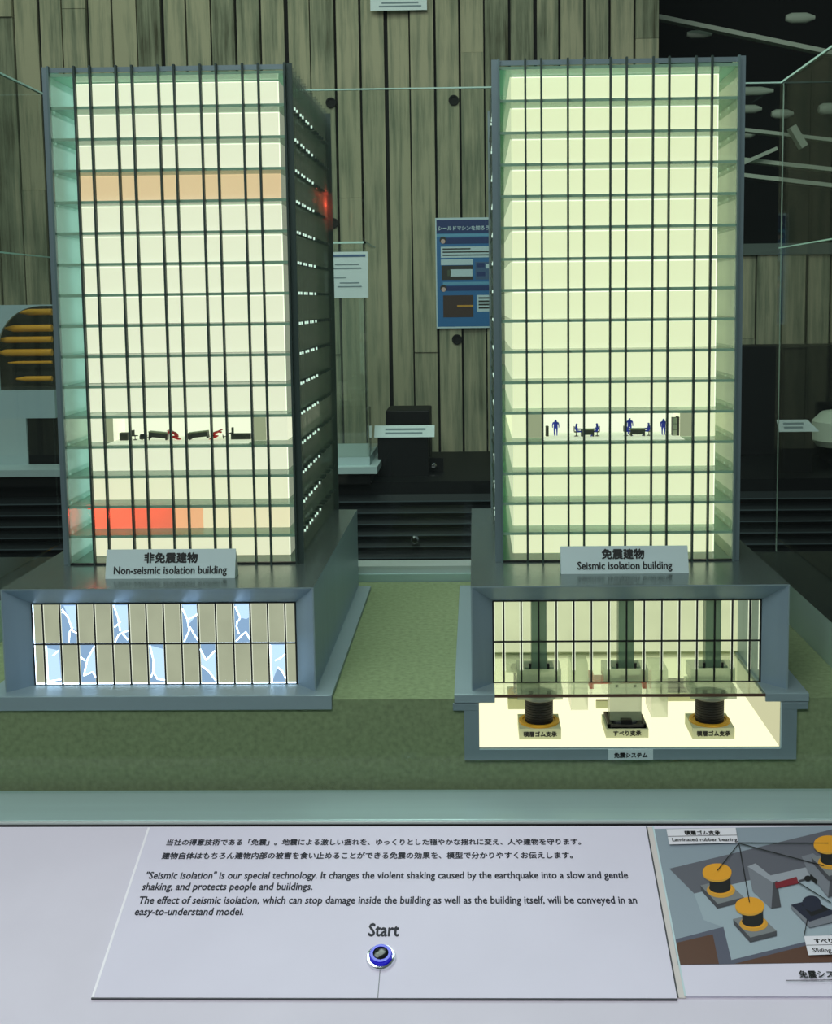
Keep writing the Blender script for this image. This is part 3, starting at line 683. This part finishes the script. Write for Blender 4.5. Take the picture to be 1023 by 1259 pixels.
# ------------------------------------------------------------------ isolation pit
pit = thing('isolation_pit', (.171, .1, PZ0), 'lit open pit with grey frame under the right tower', 'pit')
fy0, fy1 = -.0165, -.0122
mb = MB(); fo0, fo1, fb = -.0155, .3585, -.0700
mb.prism([(fo0, fy0, -.012), (fo0, fy0, fb), (fo1, fy0, fb), (fo1, fy0, -.012), (PX1, fy0, -.012), (PX1, fy0, PZ0), (PX0, fy0, PZ0), (PX0, fy0, -.012)], (0, fy1 - fy0, 0), 'frame')
for (q0, q1) in ((fo0 - .0125, PX0), (PX1, fo1 + .0125)): mb.box(q0, q1, fy0, fy1, -.012, -.0040, 'frame')
mb.build('front_frame', pit, bevel=.0005)
mb = MB(); mb.box(PX0, PX1, fy1, .32, PZ0 - .002, PZ0, 'pit_light'); mb.build('floor_panel', pit)
mb = MB(); mb.box(PX0 - .003, PX0, fy1, .32, PZ0, 0, 'pit_wall_light'); mb.box(PX1, PX1 + .003, fy1, .32, PZ0, 0, 'pit_wall_light'); mb.box(PX0 - .003, PX1 + .003, .32, .323, PZ0, 0, 'pit_wall_light'); mb.build('side_wall', pit)
mb = MB(); mb.box(PX0, PX1, fy0 - .0004, fy0, PZ0 - .0010, PZ0 + .0002, 'p_white'); mb.box(PX1 - .0003, PX1 + .0009, fy0 - .0004, fy0, PZ0, -.004, 'p_white'); mb.build('frame_edge', pit)
a = at(748, 934, -.018); b = at(803, 921.5, -.018)
mb = MB(); mb.box(a.x, b.x, -.0185, -.0165, a.z, b.z, 'card'); lp = mb.build('label_plate', pit)
mb = MB(); lettering(mb, '免震システム', ((a.x + b.x) / 2, -.0186, a.z + (b.z - a.z) * .26), X, Z, (b.x - a.x) * .74, 'ink_black', .05, center=True, lift=.0002); mb.build('lettering', lp)

def bearing(xc, y0, label, txt='積層ゴム支承', hw=.0242, hang=True):
    t = thing('rubber_bearing', (xc, y0 + hw, PZ0), label, 'bearing', 'rubber bearings in the pit'); yc = y0 + hw; zt = PZ0 + .0128
    mb = MB(); mb.box(xc - hw, xc + hw, y0, y0 + 2 * hw, PZ0, zt, 'bearing_block'); bl = mb.build('plinth', t)
    if txt:
        mb = MB(); lettering(mb, txt, (xc, y0 - .0001, PZ0 + .0038), X, Z, hw * 1.58, 'ink_black', .045, center=True, lift=.0002); mb.build('lettering', bl)
    mb = MB(); mb.lathe((xc, yc, zt), [(.0236, 0), (.0236, .0022), (.0195, .0026), (.0195, .0012)], 'yellow', 40); mb.build('flange', t, smooth=True)
    mb = MB(); prof = []
    h0, h1 = .0012, -.0158 - zt; nl = 9
    for k in range(nl):
        z = h0 + (h1 - h0) * k / nl; prof += [(.0166, z), (.0166, z + (h1 - h0) / nl * .75), (.0160, z + (h1 - h0) / nl * .8)]
    prof.append((.0166, h1)); mb.lathe((xc, yc, zt), prof, 'rubber', 40); mb.build('rubber_core', t, smooth=True)
    mb = MB(); mb.lathe((xc, yc, -.0158), [(.0172, 0), (.0205, .0020), (.0205, .0060)], 'steel_pale', 40); mb.box(xc - .0262, xc + .0262, yc - .0235, yc + .0235, -.0098, .0020, 'milky_acrylic')
    for sx in (-1, 1): mb.box(xc + sx * .0105 - .0026, xc + sx * .0105 + .0026, yc - .0245, yc - .0236, -.0036, .0014, 'mullion')
    mb.build('top_plate', t)
bearing(.0718, .0115, 'yellow and black rubber bearing at left front of the pit')
bearing(.2712, .0115, 'yellow and black rubber bearing at right front of the pit')
bearing(.062, .112, 'rear rubber bearing seen dimly behind the left front bearing', None)
def slider(xc, y0, label, txt, front=True):
    hw = .0245; t = thing('sliding_bearing', (xc, y0 + hw, PZ0), label, 'bearing', 'sliding bearings in the pit'); zt = PZ0 + .0105; yc = y0 + hw
    mb = MB(); mb.box(xc - hw, xc + hw, y0, y0 + 2 * hw, PZ0, zt, 'bearing_block'); bl = mb.build('plinth', t)
    if txt:
        mb = MB(); lettering(mb, txt, (xc, y0 - .0001, PZ0 + .0030), X, Z, hw * 1.3, 'ink_black', .045, center=True, lift=.0002); mb.build('lettering', bl)
    mb = MB(); r = .0222
    mb.prism([(xc - r, yc - r, zt), (xc + r, yc - r, zt), (xc + r, yc + r, zt), (xc - r, yc + r, zt)], (0, 0, .0016), 'tray_black')
    for (x_, y_, sx, sy) in ((xc, yc - r, 2 * r, .003), (xc, yc + r - .003, 2 * r, .003), (xc - r + .0015, yc - r, .003, 2 * r), (xc + r - .0015, yc - r, .003, 2 * r)): mb.box(x_ - sx / 2, x_ + sx / 2, y_, y_ + sy, zt, zt + .0042, 'tray_black')
    mb.build('tray', t)
    if front:
        mb = MB(); mb.lathe((xc, yc, zt + .0016), [(.0165, 0), (.0165, .002), (.009, .0030)], 'd_dark', 8); mb.box(xc - .0062, xc + .0062, yc - .0175, yc - .006, zt + .0016, zt + .0080, 'rubber'); mb.build('slider', t)
        mb = MB(); mb.box(xc - .0185, xc + .0185, yc - .010, yc + .012, zt + .0050, .0026, 'milky_acrylic')
        for sx in (-1, 1): mb.box(xc + sx * .0105 - .0016, xc + sx * .0105 + .0016, yc - .0112, yc - .0101, -.0012, .0018, 'mullion')
        mb.build('clear_block', t)
slider(.1727, .0155, 'black tray sliding bearing at the middle front of the pit', 'すべり支承')
slider(.2555, .139, 'rear black tray bearing behind the right front bearing', None, False)
mb = MB(); p = atz(733, 871, PZ0); q = atz(750, 871, PZ0); mb.box(p.x, q.x, p.y, p.y + .004, PZ0, PZ0 + .0095, 'bearing_block')
tag(mb.build('small_plate'), 'small cream plate on the pit floor behind the sliding bearing', 'plate')
# oil damper and its two brackets
def bracket(px0, px1, py, label):
    a = atz(px0, py, PZ0); b = atz(px1, py, PZ0); mb = MB(); y = a.y
    mb.box(a.x, b.x, y, y + .05, PZ0, -.0005 + .003, 'milky_acrylic'); tag(mb.build('damper_bracket'), label, 'bracket', 'damper brackets in the pit'); return a.x, b.x, y
l = bracket(702, 723, 873, 'pale upright bracket left of the red damper'); r_ = bracket(801, 821, 882, 'pale upright bracket right of the red damper')
dm = thing('oil_damper', ((l[1] + r_[0]) / 2, .118, -.022), 'red rod damper spanning between two pale brackets in the pit', 'damper')
mb = MB(); zd, yd = -.021, .118
mb.bar((l[1] + .002, yd, zd), (l[1] + .030, yd, zd), .0056, 'damper_red', 18); mb.bar((l[1] + .040, yd, zd), (r_[0] - .001, yd, zd), .0050, 'damper_red', 18); mb.build('cylinder', dm, smooth=True)
mb = MB(); mb.bar((l[1], yd, zd), (r_[0], yd, zd), .0022, 'steel_pale', 12); mb.build('rod', dm)
mb = MB()
for x_ in (l[1] + .002, r_[0] - .007): mb.box(x_, x_ + .005, yd - .009, yd + .009, zd - .009, zd + .009, 'damper_red')
mb.build('end_plate', dm)

# ------------------------------------------------------------------ miniature people and furniture (storey 12)
ZF = ZH + HS * 4 + .0009
def figure_mesh(pose, m):
    if pose == 'stand':
        J = [(0, 0, .95, .17), (0, 0, 1.2, .17), (0, 0, 1.42, .19), (0, 0, 1.54, .07), (0, -.01, 1.68, .12), (0, -.01, 1.76, .09),
             (.10, 0, .86, .11), (.11, -.02, .48, .075), (.11, .0, .06, .055), (.11, -.14, .03, .045), (-.10, 0, .86, .11), (-.11, .02, .48, .075), (-.11, .03, .06, .055), (-.11, -.11, .03, .045),
             (.22, 0, 1.40, .075), (.27, .0, 1.12, .055), (.26, -.10, .86, .045), (-.22, 0, 1.40, .075), (-.27, 0, 1.12, .055), (-.26, -.10, .86, .045)]
    elif pose == 'sit':
        J = [(0, 0, .52, .17), (0, .02, .78, .17), (0, .0, 1.0, .18), (0, -.01, 1.12, .07), (0, -.03, 1.25, .12), (0, -.03, 1.33, .09),
             (.10, -.08, .52, .11), (.11, -.42, .52, .08), (.11, -.42, .07, .055), (.11, -.56, .04, .045), (-.10, -.08, .52, .11), (-.11, -.42, .52, .08), (-.11, -.42, .07, .055), (-.11, -.56, .04, .045),
             (.22, 0, .98, .075), (.27, -.10, .74, .055), (.20, -.36, .76, .045), (-.22, 0, .98, .075), (-.27, -.10, .74, .055), (-.20, -.36, .76, .045)]
    else:      # crouched, arms over the head
        J = [(0, .25, .35, .18), (0, .10, .58, .18), (0, -.12, .72, .18), (0, -.24, .72, .07), (0, -.36, .68, .12), (0, -.44, .66, .09),
             (.12, .20, .32, .12), (.14, -.18, .32, .085), (.14, .25, .08, .06), (.14, .42, .06, .05), (-.12, .20, .32, .12), (-.14, -.18, .32, .085), (-.14, .25, .08, .06), (-.14, .42, .06, .05),
             (.22, -.12, .72, .075), (.28, -.36, .86, .055), (.10, -.44, .86, .045), (-.22, -.12, .72, .075), (-.28, -.36, .86, .055), (-.10, -.44, .86, .045)]
    E_ = [(0, 1), (1, 2), (2, 3), (3, 4), (4, 5), (0, 6), (6, 7), (7, 8), (8, 9), (0, 10), (10, 11), (11, 12), (12, 13), (2, 14), (14, 15), (15, 16), (2, 17), (17, 18), (18, 19)]
    me = bpy.data.meshes.new('f'); me.from_pydata([j[:3] for j in J], E_, []); o = bpy.data.objects.new('f', me); COL.objects.link(o)
    o.modifiers.new('s', 'SKIN'); sv = me.skin_vertices[0].data
    for i, j in enumerate(J): sv[i].radius = (j[3], j[3] * .85)
    sv[0].use_root = True; sd = o.modifiers.new('d', 'SUBSURF'); sd.levels = 1; sd.render_levels = 1
    dg = bpy.context.evaluated_depsgraph_get(); dg.update(); out = bpy.data.meshes.new_from_object(o.evaluated_get(dg))
    bpy.data.objects.remove(o); bpy.data.meshes.remove(me)
    out.transform(Matrix.Diagonal((1.3, 1.25, 1.0, 1)) @ Matrix.Scale(.0206 / 1.78, 4)); out.materials.clear(); out.materials.append(MATS[m])
    for p in out.polygons: p.use_smooth = True; p.material_index = 0
    return out
FM = {(p, m): figure_mesh(p, m) for p, m in (('stand', 'blue_paint'), ('sit', 'blue_paint'), ('crouch', 'red_paint'))}
def figurine(pose, m, x, y, rz, label, dz=0, rx=0):
    o = bpy.data.objects.new('figurine', FM[(pose, m)])
    if pose == 'crouch': o.scale = (1.35, 1.35, 1.2)
    if pose == 'sit': o.scale = (1.12, 1.12, 1.1)
    COL.objects.link(o); o.location = (x, y, ZF + dz); o.rotation_euler = (rx, 0, rz)
    return tag(o, label, 'figurine', 'blue figurines in the office storey' if 'blue' in m else 'red figurines in the wrecked storey')
def xf(px): return at(px, 522, .185).x
FYY = .172
figurine('stand', 'blue_paint', xf(683), FYY + .010, 0, 'blue standing figurine at the left end of the furnished storey')
figurine('stand', 'blue_paint', xf(815), FYY + .008, .3, 'blue standing figurine beside the tall dark cabinet')
figurine('stand', 'blue_paint', xf(775), FYY + .020, 0, 'blue figurine standing behind the right-hand desk')
def chair(x, y, rz, label, tilt=0, group='office chairs in the furnished storey', dz=0):
    t = thing('office_chair', (x, y, ZF + dz), label, 'chair', group); s = .0126
    W_ = WORLD[t.name]
    mb = MB(); mb.frame_box(W_ + Vector((-.22, -.22, .40)) * s, X, Y, Z, .44 * s, .44 * s, .08 * s, 'furniture_dark'); mb.build('seat', t)
    mb = MB(); mb.frame_box(W_ + Vector((-.21, .18, .48)) * s, X, Y, Z, .42 * s, .07 * s, .52 * s, 'furniture_dark'); mb.build('backrest', t)
    mb = MB(); mb.bar(W_ + Vector((0, 0, .05)) * s, W_ + Vector((0, 0, .4)) * s, .04 * s, 'furniture_dark', 8); mb.lathe(W_, [(.26 * s, 0), (.24 * s, .04 * s), (.05 * s, .08 * s)], 'furniture_dark', 5); mb.build('base', t)
    t.rotation_euler = (tilt, 0, rz); return t
def desk(x, y, wd, label, tilt=0, group='desks in the furnished storey', dz=0):
    t = thing('desk', (x, y, ZF + dz), label, 'desk', group); h = .0092; dp = .012
    mb = MB(); mb.box(x - wd / 2, x + wd / 2, y - dp / 2, y + dp / 2, ZF + dz + h - .0010, ZF + dz + h, 'furniture_top'); mb.build('desk_top', t)
    mb = MB(); mb.box(x - wd / 2 + .001, x + wd / 2 - .001, y - dp / 2 + .0006, y - dp / 2 + .0012, ZF + dz + .0022, ZF + dz + h - .001, 'furniture_dark'); mb.build('front_panel', t)
    for sx in (-1, 1):
        mb = MB(); xx = x + sx * (wd / 2 - .0012); mb.box(xx - .0009, xx + .0009, y - dp / 2 + .0012, y + dp / 2, ZF + dz, ZF + dz + h - .001, 'furniture_dark'); mb.build('side_panel', t)
    t.rotation_euler = (0, tilt, 0); return t
desk(xf(721), FYY, .0165, 'dark desk with two seated blue figurines, nearer the lone standing one')
desk(xf(782), FYY, .0185, 'dark desk with a blue figurine standing behind it')
for px, rz, dn in ((707.5, math.pi / 2, 'left of the left-hand desk'), (733, -math.pi / 2, 'right of the left-hand desk'), (768, math.pi / 2, 'left of the right-hand desk'), (796, -math.pi / 2, 'right of the right-hand desk')):
    chair(xf(px), FYY, rz, 'dark office chair ' + dn + ' under a seated figurine')
    figurine('sit', 'blue_paint', xf(px), FYY, rz, 'blue seated figurine ' + dn, dz=-.0006)
def cabinet(x0, x1, y0, dp, z0, z1, label, group=None, white=False):
    t = thing('cabinet', ((x0 + x1) / 2, y0 + dp / 2, z0), label, 'cabinet', group)
    mb = MB(); mb.box(x0, x1, y0, y0 + dp, z0, z1, 'furniture_dark', front='furniture_white' if white else None); mb.build('body', t)
    mb = MB(); n = 3
    for k in range(1, n): z = z0 + (z1 - z0) * k / n; mb.box(x0, x1, y0 - .0003, y0, z - .0002, z + .0002, 'ink_black')
    mb.build('drawer_gap', t); return t
cabinet(xf(824.5), xf(829.5), FYY - .004, .012, ZF, ZF + .0225, 'pale fronted tall cabinet at the right end of the furnished storey', white=True)
cabinet(xf(830), xf(837), FYY - .003, .012, ZF, ZF + .0235, 'tall dark cabinet at the right end of the furnished storey')
cabinet(xf(670.5), xf(674), FYY + .002, .010, ZF, ZF + .0125, 'narrow dark cabinet at the left end of the furnished storey')
# wrecked storey of the left tower
G2 = 'overturned furniture in the wrecked storey'
cabinet(xf(150), xf(160), FYY, .010, ZF, ZF + .0095, 'dark cabinet toppled at the left end of the wrecked storey', G2)
c1 = chair(xf(168), FYY + .004, 1.2, 'upright dark chair beside the toppled cabinet in the wrecked storey', 0, G2)
c2 = chair(xf(176), FYY + .004, .4, 'overturned dark chair left of the tipped desks', 1.35, G2, .003)
desk(xf(197), FYY + .002, .024, 'tipped dark desk left of the first red figurine', .10, G2, .0012)
chair(xf(188), FYY - .003, 2.2, 'dark chair fallen in front of the left tipped desk', -1.2, G2, .003)
figurine('crouch', 'red_paint', xf(217), FYY + .001, -math.pi / 2, 'red crouching figurine between the two tipped desks')
desk(xf(247), FYY + .002, .025, 'tipped dark desk between the two red figurines', -.10, G2, .0012)
chair(xf(233), FYY - .004, .7, 'dark chair fallen against the right tipped desk', 1.3, G2, .003)
figurine('crouch', 'red_paint', xf(267), FYY + .001, math.pi / 2, 'red crouching figurine right of both tipped desks')
chair(xf(276), FYY + .003, 2.0, 'dark chair fallen right of the red figurines', 1.4, G2, .003)
cabinet(xf(286), xf(310), FYY, .010, ZF, ZF + .0070, 'long cabinet lying flat at the right end of the wrecked storey', G2)
mb = MB(); mb.box(xf(286.5), xf(288.8), FYY + .002, FYY + .006, ZF + .0070, ZF + .0150, 'furniture_dark'); tag(mb.build('upright_box'), 'small dark box standing on the long lying cabinet', 'box', G2)

# ================================================================== console in front
TH = math.atan(.358); O0 = Vector((0, -.1085, -.1022)); EV = Vector((0, math.cos(TH), math.sin(TH))); EN = Vector((0, -math.sin(TH), math.cos(TH)))
def plane(px, py, lift=0.0):
    v = ray(px, py); t = ((O0 - CAM).dot(EN)) / v.dot(EN); return CAM + v * t + EN * lift
def loc(u, v, h=0.0): return O0 + X * u + EV * v + EN * h
con = thing('control_console', (-.1, -.25, -1.1), 'white sloping control console in front of the case', 'console')
mb = MB(); q = [loc(0, -.002, -.0016), loc(0, -.33, -.0016)]
side = [(-1.3, q[0].y, q[0].z), (-1.3, q[1].y, q[1].z), (-1.3, q[1].y, q[1].z - .09), (-1.3, q[1].y + .03, q[1].z - .10), (-1.3, q[1].y + .03, -1.1), (-1.3, -.05, -1.1), (-1.3, -.05, -.1255), (-1.3, q[0].y, -.1255)]
mb.prism(side, (2.5, 0, 0), 'console'); mb.build('body', con)
mb = MB(); mb.box(-1.3, 1.2, -.1085, -.1075, -.118, -.1030, 'black_gap'); mb.build('gap_strip', con)
mb = MB(); mb.box(-1.0, .9, -.045, .70, -1.1, -.126, 'cabinet_black'); tag(mb.build('case_pedestal'), 'dark pedestal cabinet under the display case', 'pedestal')
# instruction panel
ip = thing('instruction_panel', loc(-.09, -.2113), 'white printed instruction panel with round blue button', 'panel')
u0, u1, v0, v1 = -.3512, .1755, -.2113, -.0058
mb = MB(); mb.frame_box(loc(u0, v0, -.0016), X, EV, EN, u1 - u0, v1 - v0, .0024, 'panel'); mb.build('board', ip)
mb = MB(); mb.frame_box(loc(u0, v0, .0004), X, EV, EN, .0022, v1 - v0, .0007, 'panel_rim'); mb.build('rim', ip)
mb = MB(); mb.frame_box(loc(u0, v0 - .0010, -.0016), X, EV, EN, u1 - u0, .0010, .0022, 'd_dark'); mb.build('lower_edge', ip)  # dark strip painted for the shadow line under the panel
def line(mb, txt, pl, pr, m='ink', bold=.012, hs=1.0):
    a = plane(*pl); b = plane(*pr); va = (a - O0).dot(EV); vb = (b - O0).dot(EV); O = loc(a.x, (va + vb) / 2, .0008)
    lettering(mb, txt, O, X, EV, b.x - a.x, m, bold, hs=hs, lift=.0002)
mb = MB()
line(mb, '当社の得意技術である「免震」。地震による激しい揺れを、ゆっくりとした穏やかな揺れに変え、人や建物を守ります。', (204, 1041.5), (714, 1037), bold=.034, hs=1.12)
line(mb, '建物自体はもちろん建物内部の被害を食い止めることができる免震の効果を、模型で分かりやすくお伝えします。', (198, 1058.5), (704, 1053.5), bold=.034, hs=1.12)
line(mb, '"Seismic isolation" is our special technology. It changes the violent shaking caused by the earthquake into a slow and gentle', (178, 1083.5), (772, 1078.5), bold=.026, hs=1.3)
line(mb, 'shaking, and protects people and buildings.', (174, 1096), (384, 1094), bold=.026, hs=1.3)
line(mb, 'The effect of seismic isolation, which can stop damage inside the building as well as the building itself, will be conveyed in an', (169, 1114.5), (783, 1109), bold=.026, hs=1.3)
line(mb, 'easy-to-understand model.', (165, 1126.5), (299, 1125.5), bold=.026, hs=1.3)
line(mb, 'Start', (453, 1152), (490, 1151.5), 'ink', .03, 1.4)
mb.build('lettering', ip)
c = plane(468.5, 1179)
mb = MB(); cv = (c - O0).dot(EV); mb.frame_box(loc(c.x - .0004, v0, .0008), X, EV, EN, .0008, cv - v0 - .0142, .0002, 'd_grey'); mb.build('seam', ip)
def tilted(prof, m, n=48):
    b_ = MB(); vs = []
    for r, h in prof:
        for i in range(n): a_ = 2 * math.pi * i / n; vs.append(c + X * (r * math.cos(a_)) + EV * (r * math.sin(a_)) + EN * h)
    fs = [(k * n + i, k * n + (i + 1) % n, (k + 1) * n + (i + 1) % n, (k + 1) * n + i) for k in range(len(prof) - 1) for i in range(n)]
    fs.append(tuple(range((len(prof) - 1) * n, len(prof) * n))); fs.append(tuple(range(n - 1, -1, -1))); return b_.add(vs, fs, m)
bt = thing('start_button', c + EN * .0008, 'round blue start button with chrome ring on the white panel', 'button')
tilted([(.0140, .0008), (.0140, .0022), (.0128, .0040), (.0112, .0042), (.0108, .0020)], 'chrome').build('ring', bt, smooth=True)
tilted([(.0106, .0020), (.0106, .0068), (.0098, .0080), (.0072, .0080), (.0074, .0070)], 'button_blue').build('cap', bt, smooth=True)
tilted([(.0073, .0066), (.0073, .0074), (.0056, .0080), (.002, .0082)], 'button_black').build('lens', bt, smooth=True)
# diagram panel
dp = thing('diagram_panel', loc(.36, -.209), 'printed diagram panel of yellow bearings at lower right', 'panel')
d0, d1 = .1838, .56
mb = MB(); mb.frame_box(loc(d0, -.2090, -.0016), X, EV, EN, d1 - d0, .2032, .0024, 'panel'); mb.build('board', dp)
mb = MB(); mb.frame_box(loc(u1, -.2100, -.0014), X, EV, EN, d0 - u1, .2050, .0012, 'groove'); mb.frame_box(loc(u1, -.2100, -.0002), X, EV, EN, .0016, .2050, .0004, 'd_dark'); mb.frame_box(loc(d0 - .0016, -.209, .0008), X, EV, EN, .0016, .2032, .0004, 'p_white'); mb.build('rim', dp)
K8 = 223 / 1023
def D(x, y, k=1): return plane(800 + x * K8, 1010 + y * K8, .0008 + .00012 * k)
pic = MB(); lay = [0]
def dpoly(pts, m):
    lay[0] += 1; pic.poly([D(x, y, lay[0] * .35) for x, y in pts], m)
def ell(cx, cy, rx, ry, m, a0=0, a1=360):
    dpoly([(cx + rx * math.cos(math.radians(a_)), cy + ry * math.sin(math.radians(a_))) for a_ in range(a0, a1, 12)], m)
def dline(a, b, wd=5, m='d_black'):
    dx, dy = b[0] - a[0], b[1] - a[1]; L_ = math.hypot(dx, dy); nx, ny = -dy / L_ * wd / 2, dx / L_ * wd / 2
    dpoly([(a[0] + nx, a[1] + ny), (b[0] + nx, b[1] + ny), (b[0] - nx, b[1] - ny), (a[0] - nx, a[1] - ny)], m)
dpoly([(15, 45), (1500, 22), (1640, 790), (155, 815)], 'd_bg')
dpoly([(105, 270), (1023, 48), (1400, -0 + 30), (1500, 320), (880, 262), (560, 335), (245, 410)], 'd_beam')
dpoly([(245, 412), (560, 335), (880, 262), (1500, 330), (1560, 480), (1023, 645), (455, 785), (410, 600), (300, 560)], 'd_floor')
dpoly([(135, 670), (410, 598), (455, 785), (860, 685), (1560, 490), (1620, 790), (155, 815)], 'd_shade')
dpoly([(138, 690), (350, 640), (385, 808), (157, 812)], 'd_brown'); dpoly([(470, 808), (870, 705), (1570, 520), (1618, 790)], 'd_brown')
dpoly([(560, 335), (880, 262), (900, 320), (600, 390)], 'd_pale')
def dbear(ox, oy):
    dpoly([(280 + ox, 365 + oy), (420 + ox, 333 + oy), (526 + ox, 432 + oy), (378 + ox, 470 + oy)], 'd_plinth')
    dpoly([(280 + ox, 365 + oy), (378 + ox, 470 + oy), (376 + ox, 497 + oy), (284 + ox, 395 + oy)], 'd_dark'); dpoly([(378 + ox, 470 + oy), (526 + ox, 432 + oy), (526 + ox, 460 + oy), (376 + ox, 497 + oy)], 'd_dark')
    ell(396 + ox, 392 + oy, 80, 44, 'd_deepyellow'); ell(396 + ox, 384 + oy, 66, 34, 'd_yellow'); ell(390 + ox, 378 + oy, 61, 32, 'd_black'); dpoly([(329 + ox, 300 + oy), (447 + ox, 300 + oy), (451 + ox, 380 + oy), (333 + ox, 382 + oy)], 'd_black')
    ell(374 + ox, 298 + oy, 82, 50, 'd_deepyellow'); ell(374 + ox, 290 + oy, 82, 48, 'd_yellow')
dbear(0, 0)
dpoly([(545, 260), (590, 243), (712, 340), (735, 488), (680, 498), (575, 400)], 'd_grey'); dpoly([(690, 352), (712, 340), (735, 488), (680, 498)], 'd_dark'); dpoly([(545, 260), (590, 243), (712, 340), (690, 352)], 'd_pale')
dbear(184, 192)
dpoly([(850, 205), (915, 188), (1040, 275), (1060, 420), (1000, 437), (885, 290)], 'd_grey'); dpoly([(1015, 290), (1040, 275), (1060, 420), (1000, 437)], 'd_dark')
dpoly([(700, 355), (822, 320), (834, 358), (706, 387)], 'd_red'); dline((834, 345), (900, 325), 10, 'd_dark'); ell(885, 330, 20, 16, 'd_black'); dpoly([(900, 305), (940, 340), (935, 365), (895, 330)], 'd_black')
dpoly([(790, 480), (905, 450), (1060, 530), (1060, 570), (895, 608), (792, 500)], 'd_grey'); dpoly([(790, 480), (905, 450), (1050, 525), (895, 575)], 'd_navy'); dpoly([(850, 480), (940, 465), (1010, 505), (905, 545)], 'd_black'); ell(905, 462, 50, 34, 'd_navy'); dpoly([(855, 455), (955, 455), (965, 500), (905, 520), (860, 495)], 'd_navy')
dbear(626, -152)
for a_, b_ in (((497, 135), (375, 288)), ((497, 135), (556, 468)), ((497, 132), (1000, 134)), ((497, 135), (975, 262)), ((830, 355), (1015, 470)), ((882, 565), (862, 665))): dline(a_, b_, 5)
dpoly([(88, 56), (478, 48), (492, 132), (104, 142)], 'd_white'); dline((96, 97), (485, 90), 3)
dpoly([(862, 660), (1300, 650), (1318, 752), (888, 768)], 'd_white'); dline((876, 712), (1310, 702), 3); dline((760, 910), (1330, 905), 4)
pic.build('printed_picture', dp)
mb = MB()
def dtext(txt, a, b, bold=.02):
    p = D(*a, 20); q_ = D(*b, 20); lettering(mb, txt, p, X, (EV + X * 0).normalized(), q_.x - p.x, 'ink_black', bold, lift=.0002)
dtext('積層ゴム支承', (192, 88), (392, 84), .04); dtext('Laminated rubber bearing', (122, 125), (488, 122), .02)
mb.build('lettering', dp); mb = MB(); dtext('すべり支承', (925, 700), (1110, 696), .04); dtext('Sliding bearing', (915, 752), (1150, 746), .02); mb.build('lettering', dp); mb = MB(); dtext('免震システム', (840, 892), (1135, 886), .03)
mb.build('lettering', dp)
